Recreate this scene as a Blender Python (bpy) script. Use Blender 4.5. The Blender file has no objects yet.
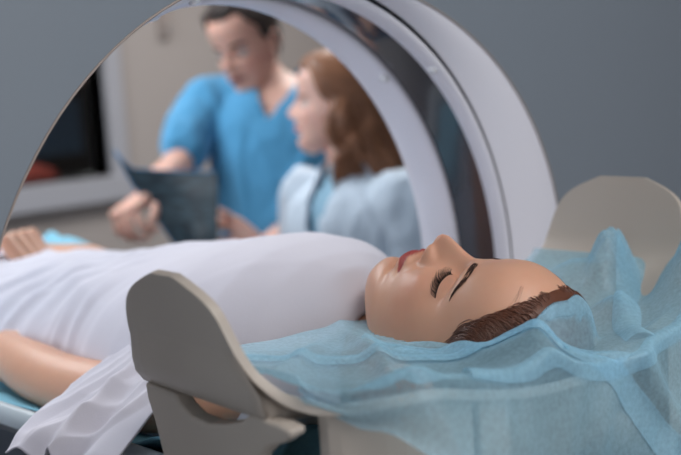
import bpy, bmesh, math, random
import numpy as np
from mathutils import Vector, Matrix, noise
from mathutils.bvhtree import BVHTree

random.seed(7)
rng = np.random.default_rng(7)
scene = bpy.context.scene
COL = scene.collection
PI = math.pi

# ------------------------------------------------------------------ materials
def lin(c):
    c = c / 255.0
    return c / 12.92 if c <= 0.04045 else ((c + 0.055) / 1.055) ** 2.4

def rgb(r, g, b):
    return (lin(r), lin(g), lin(b), 1.0)

def mat(name, col, rough=0.5, spec=0.5, sss=0.0, metal=0.0, noise_amt=0.0, noise_scale=20.0,
        bump=0.0, bump_scale=200.0, attr=False, alpha=1.0, sheen=0.0, trans=0.0, coat=0.0, emit=None, stretch=None):
    m = bpy.data.materials.new(name)
    m.use_nodes = True
    nt = m.node_tree
    b = nt.nodes['Principled BSDF']
    b.inputs['Base Color'].default_value = col
    b.inputs['Roughness'].default_value = rough
    b.inputs['Specular IOR Level'].default_value = spec
    b.inputs['Metallic'].default_value = metal
    b.inputs['Subsurface Weight'].default_value = sss
    b.inputs['Subsurface Radius'].default_value = (1.0, 0.35, 0.2)
    b.inputs['Subsurface Scale'].default_value = 0.008
    b.inputs['Sheen Weight'].default_value = sheen
    b.inputs['Coat Weight'].default_value = coat
    b.inputs['Transmission Weight'].default_value = trans
    b.inputs['Alpha'].default_value = alpha
    tc = nt.nodes.new('ShaderNodeTexCoord')
    mp = nt.nodes.new('ShaderNodeMapping')
    nt.links.new(tc.outputs['Object'], mp.inputs['Vector'])
    if stretch:
        mp.inputs['Scale'].default_value = stretch
    if attr:
        a = nt.nodes.new('ShaderNodeAttribute'); a.attribute_name = 'tint'
        src = a.outputs['Color']
    else:
        r = nt.nodes.new('ShaderNodeRGB'); r.outputs[0].default_value = col
        src = r.outputs[0]
    n = nt.nodes.new('ShaderNodeTexNoise'); n.inputs['Scale'].default_value = noise_scale
    n.inputs['Detail'].default_value = 4
    nt.links.new(mp.outputs['Vector'], n.inputs['Vector'])
    mr = nt.nodes.new('ShaderNodeMapRange')
    mr.inputs['To Min'].default_value = 1 - noise_amt; mr.inputs['To Max'].default_value = 1 + noise_amt
    nt.links.new(n.outputs['Fac'], mr.inputs['Value'])
    vm = nt.nodes.new('ShaderNodeVectorMath'); vm.operation = 'SCALE'
    nt.links.new(src, vm.inputs[0]); nt.links.new(mr.outputs[0], vm.inputs['Scale'])
    nt.links.new(vm.outputs[0], b.inputs['Base Color'])
    if bump > 0:
        n2 = nt.nodes.new('ShaderNodeTexNoise'); n2.inputs['Scale'].default_value = bump_scale
        n2.inputs['Detail'].default_value = 3
        nt.links.new(mp.outputs['Vector'], n2.inputs['Vector'])
        bp = nt.nodes.new('ShaderNodeBump'); bp.inputs['Strength'].default_value = bump
        bp.inputs['Distance'].default_value = 0.002
        nt.links.new(n2.outputs['Fac'], bp.inputs['Height'])
        nt.links.new(bp.outputs['Normal'], b.inputs['Normal'])
    if emit:
        b.inputs['Emission Color'].default_value = emit[0]
        b.inputs['Emission Strength'].default_value = emit[1]
    return m

def sheer_mat(name, col, cover=0.6, vary=0.3):
    """non-woven medical fabric: thin fibres, partly see-through"""
    m = bpy.data.materials.new(name); m.use_nodes = True
    nt = m.node_tree; nt.nodes.clear()
    out = nt.nodes.new('ShaderNodeOutputMaterial')
    df = nt.nodes.new('ShaderNodeBsdfDiffuse'); df.inputs['Color'].default_value = col
    tl = nt.nodes.new('ShaderNodeBsdfTranslucent'); tl.inputs['Color'].default_value = col
    mx = nt.nodes.new('ShaderNodeMixShader'); mx.inputs[0].default_value = 0.35
    nt.links.new(df.outputs[0], mx.inputs[1]); nt.links.new(tl.outputs[0], mx.inputs[2])
    gl = nt.nodes.new('ShaderNodeBsdfGlossy'); gl.inputs['Roughness'].default_value = 0.45
    gl.inputs['Color'].default_value = (0.8, 0.9, 1, 1)
    mg = nt.nodes.new('ShaderNodeMixShader'); mg.inputs[0].default_value = 0.07
    nt.links.new(mx.outputs[0], mg.inputs[1]); nt.links.new(gl.outputs[0], mg.inputs[2])
    tr = nt.nodes.new('ShaderNodeBsdfTransparent')
    tr.inputs['Color'].default_value = (0.9, 0.97, 1, 1)
    ms = nt.nodes.new('ShaderNodeMixShader')
    nt.links.new(tr.outputs[0], ms.inputs[1]); nt.links.new(mg.outputs[0], ms.inputs[2])
    tc = nt.nodes.new('ShaderNodeTexCoord')
    n = nt.nodes.new('ShaderNodeTexNoise'); n.inputs['Scale'].default_value = 260; n.inputs['Detail'].default_value = 5
    n3 = nt.nodes.new('ShaderNodeTexNoise'); n3.inputs['Scale'].default_value = 14; n3.inputs['Detail'].default_value = 3
    nt.links.new(tc.outputs['Object'], n.inputs['Vector']); nt.links.new(tc.outputs['Object'], n3.inputs['Vector'])
    ad = nt.nodes.new('ShaderNodeMath'); ad.operation = 'ADD'
    nt.links.new(n.outputs['Fac'], ad.inputs[0]); nt.links.new(n3.outputs['Fac'], ad.inputs[1])
    mr = nt.nodes.new('ShaderNodeMapRange')
    mr.inputs['From Min'].default_value = 0.6; mr.inputs['From Max'].default_value = 1.4
    mr.inputs['To Min'].default_value = cover - vary / 2; mr.inputs['To Max'].default_value = min(1, cover + vary / 2)
    nt.links.new(ad.outputs[0], mr.inputs['Value'])
    # grazing views run through more fibre: more opaque towards the edge
    lw = nt.nodes.new('ShaderNodeLayerWeight'); lw.inputs['Blend'].default_value = 0.35
    a2 = nt.nodes.new('ShaderNodeMath'); a2.operation = 'MULTIPLY_ADD'; a2.use_clamp = True
    nt.links.new(lw.outputs['Facing'], a2.inputs[0]); a2.inputs[1].default_value = 0.35
    nt.links.new(mr.outputs[0], a2.inputs[2])
    nt.links.new(a2.outputs[0], ms.inputs[0])
    nt.links.new(ms.outputs[0], out.inputs['Surface'])
    return m

M = {}
M['skin'] = mat('skin', rgb(214, 168, 150), 0.42, 0.45, sss=0.25, attr=True, noise_amt=0.04, noise_scale=60, bump=0.08, bump_scale=900)
M['gown'] = mat('gown_cotton', rgb(204, 202, 213), 0.85, 0.2, noise_amt=0.02, bump=0.08, bump_scale=700, sheen=0.2)
M['scrub'] = mat('scrub_cotton', rgb(80, 150, 192), 0.85, 0.2, noise_amt=0.04, bump=0.2, bump_scale=500, sheen=0.2)
M['edge_highlight'] = mat('edge_highlight_blue', rgb(44, 118, 165), 0.85, 0.2, noise_amt=0.03)  # blue for the highlight painted along the film edges
M['coat'] = mat('coat_cotton', rgb(196, 208, 220), 0.85, 0.2, noise_amt=0.03, bump=0.2, bump_scale=400)
M['blouse'] = mat('blouse_cotton', rgb(140, 176, 196), 0.85, 0.2, noise_amt=0.03)
M['trouser'] = mat('trouser_cotton', rgb(60, 90, 120), 0.9, 0.2, noise_amt=0.03)
M['shoe'] = mat('shoe_rubber', rgb(225, 225, 225), 0.5, noise_amt=0.02)
M['hair_brown'] = mat('auburn_hair', rgb(92, 52, 34), 0.45, 0.5, noise_amt=0.35, noise_scale=60, stretch=(6, 6, 1))
M['hair_dark'] = mat('dark_hair', rgb(48, 36, 32), 0.6, 0.4, noise_amt=0.3, noise_scale=80)
M['hair_red'] = mat('wavy_red_brown_hair', rgb(134, 88, 60), 0.45, 0.5, noise_amt=0.55, noise_scale=45, bump=0.6, bump_scale=60)
M['lash'] = mat('lash_black', rgb(22, 16, 15), 0.6, 0.3)
M['brow'] = mat('brow_brown', rgb(58, 38, 32), 0.7, 0.3)
M['eye_white'] = mat('eye_white', rgb(200, 195, 192), 0.2)
M['iris'] = mat('iris_dark', rgb(45, 35, 32), 0.15)
M['holder'] = mat('beige_moulded_plastic', rgb(180, 170, 160), 0.38, 0.4, noise_amt=0.02, noise_scale=3)
M['gantry'] = mat('gantry_grey_plastic', rgb(119, 128, 138), 0.42, 0.4, noise_amt=0.015, noise_scale=2)
M['gantry_white'] = mat('gantry_white_plastic', rgb(218, 218, 228), 0.35, 0.45, noise_amt=0.01, noise_scale=2)
M['seam'] = mat('seam_beige', rgb(150, 138, 132), 0.6)
M['gap'] = mat('gap_dark', rgb(52, 54, 62), 0.6)
M['window_ring'] = mat('scan_window_dark', rgb(50, 46, 52), 0.12, 0.6, coat=0.3, noise_amt=0.5, noise_scale=8)
M['screw'] = mat('screw_steel', rgb(226, 228, 232), 0.22, metal=0.15)
M['wall'] = mat('wall_paint_taupe', rgb(160, 152, 148), 0.9, 0.2, noise_amt=0.02, noise_scale=3, bump=0.1, bump_scale=80)
M['frame'] = mat('window_frame_paint', rgb(156, 156, 162), 0.5, 0.4, noise_amt=0.01)
M['ceiling'] = mat('ceiling_paint', rgb(215, 215, 215), 0.95, 0.1, noise_amt=0.02)
M['floor'] = mat('floor_vinyl', rgb(120, 122, 126), 0.5, 0.4, noise_amt=0.08, noise_scale=6)
M['tan'] = mat('control_room_tan', rgb(186, 158, 138), 0.9, noise_amt=0.03)
M['black'] = mat('black_plastic', rgb(26, 26, 30), 0.5, noise_amt=0.1)
M['couch'] = mat('couch_carbon', rgb(70, 74, 80), 0.4, noise_amt=0.1)
M['couch_edge'] = mat('couch_rail_grey', rgb(170, 180, 186), 0.35, noise_amt=0.03)
M['sheet'] = mat('blue_couch_sheet', rgb(128, 186, 208), 0.8, 0.2, noise_amt=0.08, noise_scale=120, bump=0.3, bump_scale=300)
M['sheer'] = sheer_mat('sheer_blue_nonwoven', rgb(176, 222, 242), 0.39, 0.30)
M['film'] = None
def glass_mat():
    m = bpy.data.materials.new('window_glass'); m.use_nodes = True
    nt = m.node_tree; nt.nodes.clear()
    out = nt.nodes.new('ShaderNodeOutputMaterial'); mx = nt.nodes.new('ShaderNodeMixShader')
    lw = nt.nodes.new('ShaderNodeLayerWeight'); lw.inputs['Blend'].default_value = .5
    pw = nt.nodes.new('ShaderNodeMath'); pw.operation = 'POWER'; pw.inputs[1].default_value = 4.0
    nt.links.new(lw.outputs['Facing'], pw.inputs[0])
    fr = nt.nodes.new('ShaderNodeMath'); fr.operation = 'MULTIPLY_ADD'; fr.inputs[1].default_value = .8; fr.inputs[2].default_value = .03
    nt.links.new(pw.outputs[0], fr.inputs[0])
    t = nt.nodes.new('ShaderNodeBsdfTransparent'); t.inputs[0].default_value = (.86, .88, .88, 1)
    g = nt.nodes.new('ShaderNodeBsdfGlossy'); g.inputs['Roughness'].default_value = .02
    nt.links.new(fr.outputs[0], mx.inputs[0]); nt.links.new(t.outputs[0], mx.inputs[1]); nt.links.new(g.outputs[0], mx.inputs[2])
    nt.links.new(mx.outputs[0], out.inputs[0])
    return m
M['glass'] = glass_mat()
M['blue_light'] = mat('screen_blue', rgb(40, 56, 72), 0.3, emit=(rgb(60, 90, 120), 0.05))
M['red'] = mat('red_fabric', rgb(150, 60, 50), 0.8, noise_amt=0.1)
M['steel'] = mat('brushed_steel', rgb(170, 172, 176), 0.3, metal=0.9)
M['lamp'] = mat('lamp_diffuser', rgb(250, 250, 250), 0.5, emit=((1, 1, 1, 1), 1.5))

# radiograph film: dark teal with procedural ghostly bone shapes
def film_mat():
    m = bpy.data.materials.new('radiograph_film'); m.use_nodes = True
    nt = m.node_tree; b = nt.nodes['Principled BSDF']
    b.inputs['Roughness'].default_value = 0.38
    tc = nt.nodes.new('ShaderNodeTexCoord')
    mp = nt.nodes.new('ShaderNodeMapping'); mp.inputs['Rotation'].default_value = (0, 0, 0.7)
    mp.inputs['Scale'].default_value = (3, 9, 1)
    n = nt.nodes.new('ShaderNodeTexNoise'); n.inputs['Scale'].default_value = 1.6; n.inputs['Detail'].default_value = 3
    nt.links.new(tc.outputs['UV'], mp.inputs['Vector']); nt.links.new(mp.outputs[0], n.inputs['Vector'])
    cr = nt.nodes.new('ShaderNodeValToRGB')
    cr.color_ramp.elements[0].position = 0.42; cr.color_ramp.elements[0].color = rgb(20, 34, 44)
    cr.color_ramp.elements[1].position = 0.72; cr.color_ramp.elements[1].color = rgb(56, 80, 90)
    nt.links.new(n.outputs['Fac'], cr.inputs[0]); nt.links.new(cr.outputs[0], b.inputs['Base Color'])
    return m
M['film'] = film_mat()

# ------------------------------------------------------------------ object helpers
def tag(o, label=None, cat=None, group=None, kind=None):
    if label: o['label'] = label
    if cat: o['category'] = cat
    if group: o['group'] = group
    if kind: o['kind'] = kind
    return o

def empty(name, loc, label, cat, rz=0.0, group=None):
    o = bpy.data.objects.new(name, None); COL.objects.link(o)
    o.location = loc; o.rotation_euler = (0, 0, rz); o.empty_display_size = 0.1
    return tag(o, label, cat, group)

def mesh_obj(name, verts, faces, material, parent=None, smooth=True, colors=None, mats=None, midx=None):
    me = bpy.data.meshes.new(name)
    me.from_pydata([tuple(v) for v in verts], [], [tuple(f) for f in faces])
    me.update()
    if colors is not None:
        ca = me.color_attributes.new('tint', 'FLOAT_COLOR', 'POINT')
        ca.data.foreach_set('color', np.asarray(colors, dtype=np.float32).ravel())
    for mm in (mats or [material]):
        me.materials.append(mm)
    if midx is not None:
        me.polygons.foreach_set('material_index', midx)
    if smooth:
        me.polygons.foreach_set('use_smooth', [True] * len(me.polygons))
    o = bpy.data.objects.new(name, me); COL.objects.link(o)
    if parent:
        o.parent = parent
        mw = parent_matrix(parent)
        o.matrix_parent_inverse = mw.inverted()
    return o

def parent_matrix(p):
    m = p.matrix_basis.copy()
    if p.parent:
        m = parent_matrix(p.parent) @ p.matrix_parent_inverse @ m
    return m

class MB:
    """mesh buffer"""
    def __init__(s): s.v = []; s.f = []; s.n = 0
    def add(s, v, f):
        v = np.asarray(v, float)
        s.v.append(v); s.f += [tuple(i + s.n for i in q) for q in f]; s.n += len(v)
        return s
    def V(s): return np.concatenate(s.v) if s.v else np.zeros((0, 3))
    def box(s, x0, y0, z0, x1, y1, z1):
        v = [(x, y, z) for z in (z0, z1) for y in (y0, y1) for x in (x0, x1)]
        return s.add(v, [(0, 2, 3, 1), (4, 5, 7, 6), (0, 1, 5, 4), (2, 6, 7, 3), (0, 4, 6, 2), (1, 3, 7, 5)])
    def tube(s, pts, rad, seg=12, flat=1.0, up=None):
        """tapered tube through pts; rad scalar list or (ra, rb) pairs"""
        pts = [Vector(p) for p in pts]; n = len(pts)
        rings = []
        prev = None
        for i, p in enumerate(pts):
            d = (pts[min(i + 1, n - 1)] - pts[max(i - 1, 0)]).normalized()
            u = Vector(up) if up is not None else (prev if prev is not None else (Vector((0, 0, 1)) if abs(d.z) < .9 else Vector((1, 0, 0))))
            a = (u - d * u.dot(d)).normalized(); b = d.cross(a); prev = a
            r = rad[i] if hasattr(rad, '__len__') else rad
            ra, rb = r if hasattr(r, '__len__') else (r, r * flat)
            rings.append([p + a * ra * math.cos(t) + b * rb * math.sin(t) for t in [2 * PI * k / seg for k in range(seg)]])
        v = [q for ring in rings for q in ring]
        f = []
        for i in range(n - 1):
            for k in range(seg):
                k2 = (k + 1) % seg
                f.append((i * seg + k, i * seg + k2, (i + 1) * seg + k2, (i + 1) * seg + k))
        # rounded caps
        v.append(pts[0]); v.append(pts[-1]); c0 = len(v) - 2; c1 = len(v) - 1
        for k in range(seg):
            k2 = (k + 1) % seg
            f.append((c0, k2, k)); f.append((c1, (n - 1) * seg + k, (n - 1) * seg + k2))
        return s.add([tuple(q) for q in v], f)
    def ball(s, c, r, seg=20, rings=12, rot=None):
        r = r if hasattr(r, '__len__') else (r, r, r)
        v = []; f = []
        for i in range(rings + 1):
            th = PI * i / rings
            for k in range(seg):
                ph = 2 * PI * k / seg
                q = Vector((r[0] * math.sin(th) * math.cos(ph), r[1] * math.sin(th) * math.sin(ph), r[2] * math.cos(th)))
                if rot is not None: q = rot @ q
                v.append(tuple(q + Vector(c)))
        for i in range(rings):
            for k in range(seg):
                k2 = (k + 1) % seg
                f.append((i * seg + k, (i + 1) * seg + k, (i + 1) * seg + k2, i * seg + k2))
        return s.add(v, f)
    def build(s, name, material, parent=None, smooth=True, **kw):
        return mesh_obj(name, s.V(), s.f, material, parent, smooth, **kw)

def spline(pts, n):
    """Catmull-Rom through rows of pts"""
    P = np.asarray(pts, float); m = len(P)
    t = np.linspace(0, m - 1, n); out = []
    for x in t:
        i = min(int(x), m - 2); u = x - i
        p0 = P[max(i - 1, 0)]; p1 = P[i]; p2 = P[i + 1]; p3 = P[min(i + 2, m - 1)]
        out.append(0.5 * ((2 * p1) + (-p0 + p2) * u + (2 * p0 - 5 * p1 + 4 * p2 - p3) * u * u + (-p0 + 3 * p1 - 3 * p2 + p3) * u ** 3))
    return np.array(out)

def limb(mb, joints, seg=16, n=None, up=None):
    """joints: list of (x,y,z,r) or (x,y,z,ra,rb); smooth tapered limb with rounded ends"""
    J = np.array([list(j) + ([j[3]] if len(j) == 4 else []) for j in joints], float)
    S = spline(J, n or max(6, 5 * len(J)))
    e = []
    d0 = S[0, :3] - S[1, :3]; d0 /= max(np.linalg.norm(d0), 1e-9)
    d1 = S[-1, :3] - S[-2, :3]; d1 /= max(np.linalg.norm(d1), 1e-9)
    def cap(p, d):
        r = min(p[3], p[4]); rows = []
        for a in (30, 60, 82):
            a = math.radians(a)
            rows.append(np.r_[p[:3] + d * r * math.sin(a), p[3:] * math.cos(a)])
        return rows
    rows = cap(S[0], d0)[::-1] + list(S) + cap(S[-1], d1)
    rows = np.array(rows)
    return mb.tube(rows[:, :3], [tuple(x) for x in rows[:, 3:5]], seg=seg, up=up)

def fuse(mb, voxel, smooth=4, factor=0.5):
    """voxel-remesh the buffer into one continuous skin; returns verts, faces"""
    me = bpy.data.meshes.new('tmp'); me.from_pydata([tuple(v) for v in mb.V()], [], mb.f); me.update()
    o = bpy.data.objects.new('tmp', me); COL.objects.link(o)
    m = o.modifiers.new('r', 'REMESH'); m.mode = 'VOXEL'; m.voxel_size = voxel; m.adaptivity = 0
    if smooth:
        s = o.modifiers.new('s', 'SMOOTH'); s.factor = factor; s.iterations = smooth
    dg = bpy.context.evaluated_depsgraph_get()
    ev = o.evaluated_get(dg); em = ev.to_mesh()
    v = np.empty(len(em.vertices) * 3, np.float32); em.vertices.foreach_get('co', v); v = v.reshape(-1, 3).astype(float)
    f = [tuple(p.vertices) for p in em.polygons]
    ev.to_mesh_clear()
    bpy.data.objects.remove(o); bpy.data.meshes.remove(me)
    return v, f

def vnoise(P, s, seed=0.0):
    return np.array([noise.noise(Vector((p[0] * s + seed, p[1] * s - seed, p[2] * s + 2 * seed))) for p in P])

def normals_of(v, f):
    me = bpy.data.meshes.new('t'); me.from_pydata([tuple(x) for x in v], [], f); me.update()
    n = np.empty(len(v) * 3, np.float32); me.vertices.foreach_get('normal', n)
    bpy.data.meshes.remove(me)
    return n.reshape(-1, 3).astype(float)

def sstep(a, b, x):
    t = np.clip((np.asarray(x, float) - a) / (b - a), 0, 1)
    return t * t * (3 - 2 * t)

# ------------------------------------------------------------------ HEAD
# local axes: l = person's left, f = front, h = up (0 at chin, 0.24 crown)
def interp(tab, h):
    T = np.array(tab, float)
    S = spline(T, 200)
    order = np.argsort(S[:, 0])
    return np.interp(h, S[order, 0], S[order, 1])

FRONT = [(-.006, .060), (.0, .078), (.008, .086), (.018, .0905), (.030, .0905), (.040, .0875), (.050, .0895), (.060, .091), (.072, .0925),
         (.085, .092), (.100, .092), (.118, .0905), (.128, .0915), (.138, .0945), (.150, .0965), (.165, .0985), (.185, .0975), (.203, .0900), (.218, .0780), (.230, .0580), (.238, .034), (.242, .004)]
BACK = [(-.006, .045), (.0, .035), (.010, .015), (.025, -.010), (.045, -.035), (.07, -.060), (.10, -.078), (.13, -.089), (.16, -.092), (.19, -.083),
        (.215, -.060), (.232, -.030), (.242, -.004)]
WIDTH = [(-.006, .008), (.0, .018), (.010, .030), (.022, .040), (.040, .0500), (.06, .0565), (.085, .0630), (.11, .0670), (.14, .0700), (.165, .0725),
         (.19, .0700), (.210, .0600), (.226, .0440), (.236, .026), (.242, .002)]

def head_mesh(female=True, eyes_open=False, nu=220, nv=210, mouth=True, jaw=1.0, neck=True):
    hh = np.linspace(-.006, .242, nv)
    # finer spacing at top via remap
    hh = -.006 + .248 * (np.sin(np.linspace(-PI / 2, PI / 2, nv)) * .25 + np.linspace(-1, 1, nv) * .75 + 1) / 2
    ff = interp(FRONT, hh); bb = interp(BACK, hh); ww = interp(WIDTH, hh)
    if not female:
        jw = 1 + .10 * (1 - sstep(.03, .10, hh)); ww = ww * jw
    ww = ww * jaw
    ug = np.linspace(0, 2 * PI, nu, endpoint=False)
    # concentrate samples on the front (u=0 front)
    u = ug - 0.45 * np.sin(ug)
    U, Hh = np.meshgrid(u, hh)
    F_ = ff[:, None]; B_ = bb[:, None]; W_ = ww[:, None]
    # centre where the section is widest: a bit behind the middle of the face part
    C_ = B_ + (F_ - B_) * 0.42
    cu, su = np.cos(U), np.sin(U)
    nfront = 2.25
    e = 2.0 / nfront
    l = W_ * np.sign(su) * np.abs(su) ** e
    fr = np.where(cu > 0, (F_ - C_) * np.abs(cu) ** e, -(C_ - B_) * np.abs(cu) ** .95) + C_
    h = Hh.copy()
    # ---- features in the frontal relief
    w = sstep(0.05, 0.6, cu)
    al = np.abs(l)
    g = lambda x, m, s: np.exp(-((x - m) / s) ** 2)
    d = np.zeros_like(l)
    k = 1.0 if female else 1.0
    # nose ridge
    ridge_h = np.array([.070, .0765, .0815, .0855, .090, .095, .101, .108, .116, .124, .131, .138, .146])
    ridge_d = np.array([.0, .0006, .0070, .0175, .0240, .0262, .0254, .0215, .0160, .0104, .0055, .0020, .0])
    if not female: ridge_d = ridge_d * 1.12
    rd = np.interp(h, ridge_h, ridge_d)
    rw = np.interp(h, [.075, .083, .092, .100, .110, .125, .145], [.011, .0095, .0088, .0080, .0075, .0075, .010])
    if not female: rw = rw * 1.12
    d += rd * np.exp(-(al / rw) ** 2.3) * .82 + rd * np.exp(-(al / (rw * 2.1)) ** 2) * .18
    # alae
    d += .0105 * np.exp(-(((al - .0125) / .0058) ** 2 + ((h - .0865) / .0075) ** 2) ** 1.3)
    d -= .0022 * g(al, .0195, .0035) * g(h, .086, .009)
    # nostril
    d -= .0050 * g(al, .0068, .0032) * g(h, .0792, .0022)
    # eye sockets
    d -= .0135 * np.exp(-((al - .0300) / .0165) ** 2 - ((h - .1215) / .0125) ** 2)
    d -= .0045 * g(al, .0135, .0060) * g(h, .124, .010)
    # lids over the eyeball
    d += (.0035 if eyes_open else .0098) * np.exp(-(((al - .0305) / .0138) ** 2 + ((h - .1195) / .0092) ** 2) ** 1.35)
    # crease above lid, and under lash line
    ch = .1290 - 14 * (al - .030) ** 2
    d -= .0016 * g(h, ch, .0020) * g(al, .030, .012)
    lh = .1145 + 16 * (al - .030) ** 2
    d -= .0013 * g(h, lh, .0016) * g(al, .030, .0125)
    # brow ridge
    d += .0034 * np.exp(-((al - .026) / .018) ** 2 - ((h - .139) / .0075) ** 2)
    # cheekbones, cheeks
    d += .0050 * np.exp(-((al - .043) / .016) ** 2 - ((h - .095) / .017) ** 2)
    d -= .0025 * np.exp(-((al - .040) / .014) ** 2 - ((h - .055) / .016) ** 2)
    # muzzle
    d += .0035 * np.exp(-(al / .022) ** 2 - ((h - .062) / .016) ** 2)
    # lips
    ml = .0595 + .0012 * np.cos(al / .007) - .6 * al * al * 10
    ml = .0590 - 4.0 * (al ** 2) * .6
    lipw = sstep(.0265, .016, al)
    up = g(h, ml + .0052, .0042) * lipw * .0062 * (1 - .18 * g(al, 0, .003))
    lo = g(h, ml - .0058, .0050) * lipw * .0070
    d += up + lo
    d -= .0042 * g(h, ml, .0013) * sstep(.027, .020, al)
    d -= .0018 * g(al, .0265, .004) * g(h, ml, .005)
    # philtrum
    d -= .0012 * g(al, 0, .0032) * g(h, .0715, .006)
    d += .0007 * g(al, .0055, .0025) * g(h, .0715, .006)
    # labiomental fold and chin
    d -= .0042 * np.exp(-(al / .019) ** 2 - ((h - .0395) / .0060) ** 2)
    d += .0040 * np.exp(-(al / .017) ** 2 - ((h - .0200) / .0130) ** 2)
    # nasolabial
    d -= .0009 * g(al, .024 + (.080 - h) * .25, .0035) * sstep(.05, .062, h) * sstep(.09, .08, h)
    # temples
    side = sstep(.3, .9, np.abs(su))
    l = l - np.sign(l) * .0022 * side * g(h, .150, .02)
    fr = fr + d * w
    chin_up = np.where(h < .10, (1 - sstep(-.004, .100, h)), 0)
    if female:
        fr = fr - .0045 * np.exp(-((h - .018) / .020) ** 2) * w
    h = h + .0085 * chin_up + (.0030 * g(h, .120, .03) if female else 0)
    P = np.stack([l, fr, h], -1).reshape(-1, 3)
    faces = []
    for i in range(nv - 1):
        for k_ in range(nu):
            k2 = (k_ + 1) % nu
            faces.append((i * nu + k_, i * nu + k2, (i + 1) * nu + k2, (i + 1) * nu + k_))
    faces.append(tuple(range(nu))[::-1]); faces.append(tuple((nv - 1) * nu + q for q in range(nu)))
    faces = [q[::-1] for q in faces]
    # colour masks (real pigment), laid out on the relief before the chin shift
    lf, ff_, hf = P[:, 0], P[:, 1], Hh.reshape(-1); af = np.abs(lf)
    front = (w.reshape(-1) > .2)
    mlf = .0590 - 2.4 * af ** 2
    top_edge = mlf + .0088 - 9 * np.maximum(af - .004, 0) ** 2 * 1.4 - .0012 * np.exp(-(af / .003) ** 2)
    bot_edge = mlf - .0110 + 14 * af ** 2
    lips = sstep(0, .0012, top_edge - hf) * sstep(0, .0012, hf - bot_edge) * sstep(.0268, .0250, af) * front
    cheek = np.exp(-((af - .045) / .018) ** 2 - ((hf - .088) / .02) ** 2) * front
    nose = np.exp(-(af / .012) ** 2 - ((hf - .092) / .012) ** 2) * front
    lid = np.exp(-((af - .031) / .014) ** 2 - ((hf - .121) / .008) ** 2) * front
    return P, faces, dict(lips=lips, cheek=cheek, nose=nose, lid=lid)

def skin_colors(masks, base, lip, n_extra=0):
    base = np.array(base[:3]); lip = np.array(lip[:3])
    n = len(masks['lips'])
    c = np.repeat(base[None], n, 0)
    pink = base * np.array([1.03, .80, .78])
    c = c + (pink - c) * (masks['cheek'] * .45 + masks['nose'] * .30)[:, None]
    c = c + (base * np.array([.80, .66, .66]) - c) * (masks['lid'] * .35)[:, None]
    c = c + (lip - c) * masks['lips'][:, None]
    c = np.c_[c, np.ones(n)]
    if n_extra:
        c = np.r_[c, np.repeat(np.r_[base, 1][None], n_extra, 0)]
    return c

def frame_mat(origin, left, front, up, s=1.0):
    """4x4 taking local (l,f,h) to world"""
    up = Vector(up).normalized(); front = Vector(front); front = (front - up * front.dot(up)).normalized()
    left = up.cross(front) if left is None else Vector(left)
    # person's left: facing front with up -> left = up x front
    left = up.cross(front).normalized()
    m = Matrix.Identity(4)
    for i, a in enumerate((left, front, up)):
        for r in range(3): m[r][i] = a[r] * s
    for r in range(3): m[r][3] = origin[r]
    return m

def tf(m, P):
    A = np.array(m)[:3, :3]; t = np.array(m)[:3, 3]
    return np.asarray(P, float) @ A.T + t

def ear_mb(side):
    mb = MB()
    # helix rim + lobe, local head coords
    s = side
    base = np.array([s * .070, -.004, .108])
    pts = []
    for a in np.linspace(-60, 200, 14):
        r = math.radians(a)
        pts.append((s * (.071 + .010 * math.sin(max(0, math.radians(a + 20)) * .6)), -.010 + .015 * math.cos(r) * -1 * -1 - .0, .112 + .028 * math.sin(r)))
    mb.tube(pts, [.0042] * len(pts), seg=8)
    mb.ball(tuple(base + np.array([s * .002, -.006, .004])), (.006, .014, .024), 14, 10)
    mb.ball(tuple(base + np.array([s * .002, .000, -.020])), (.005, .008, .010), 12, 8)
    return mb

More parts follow.
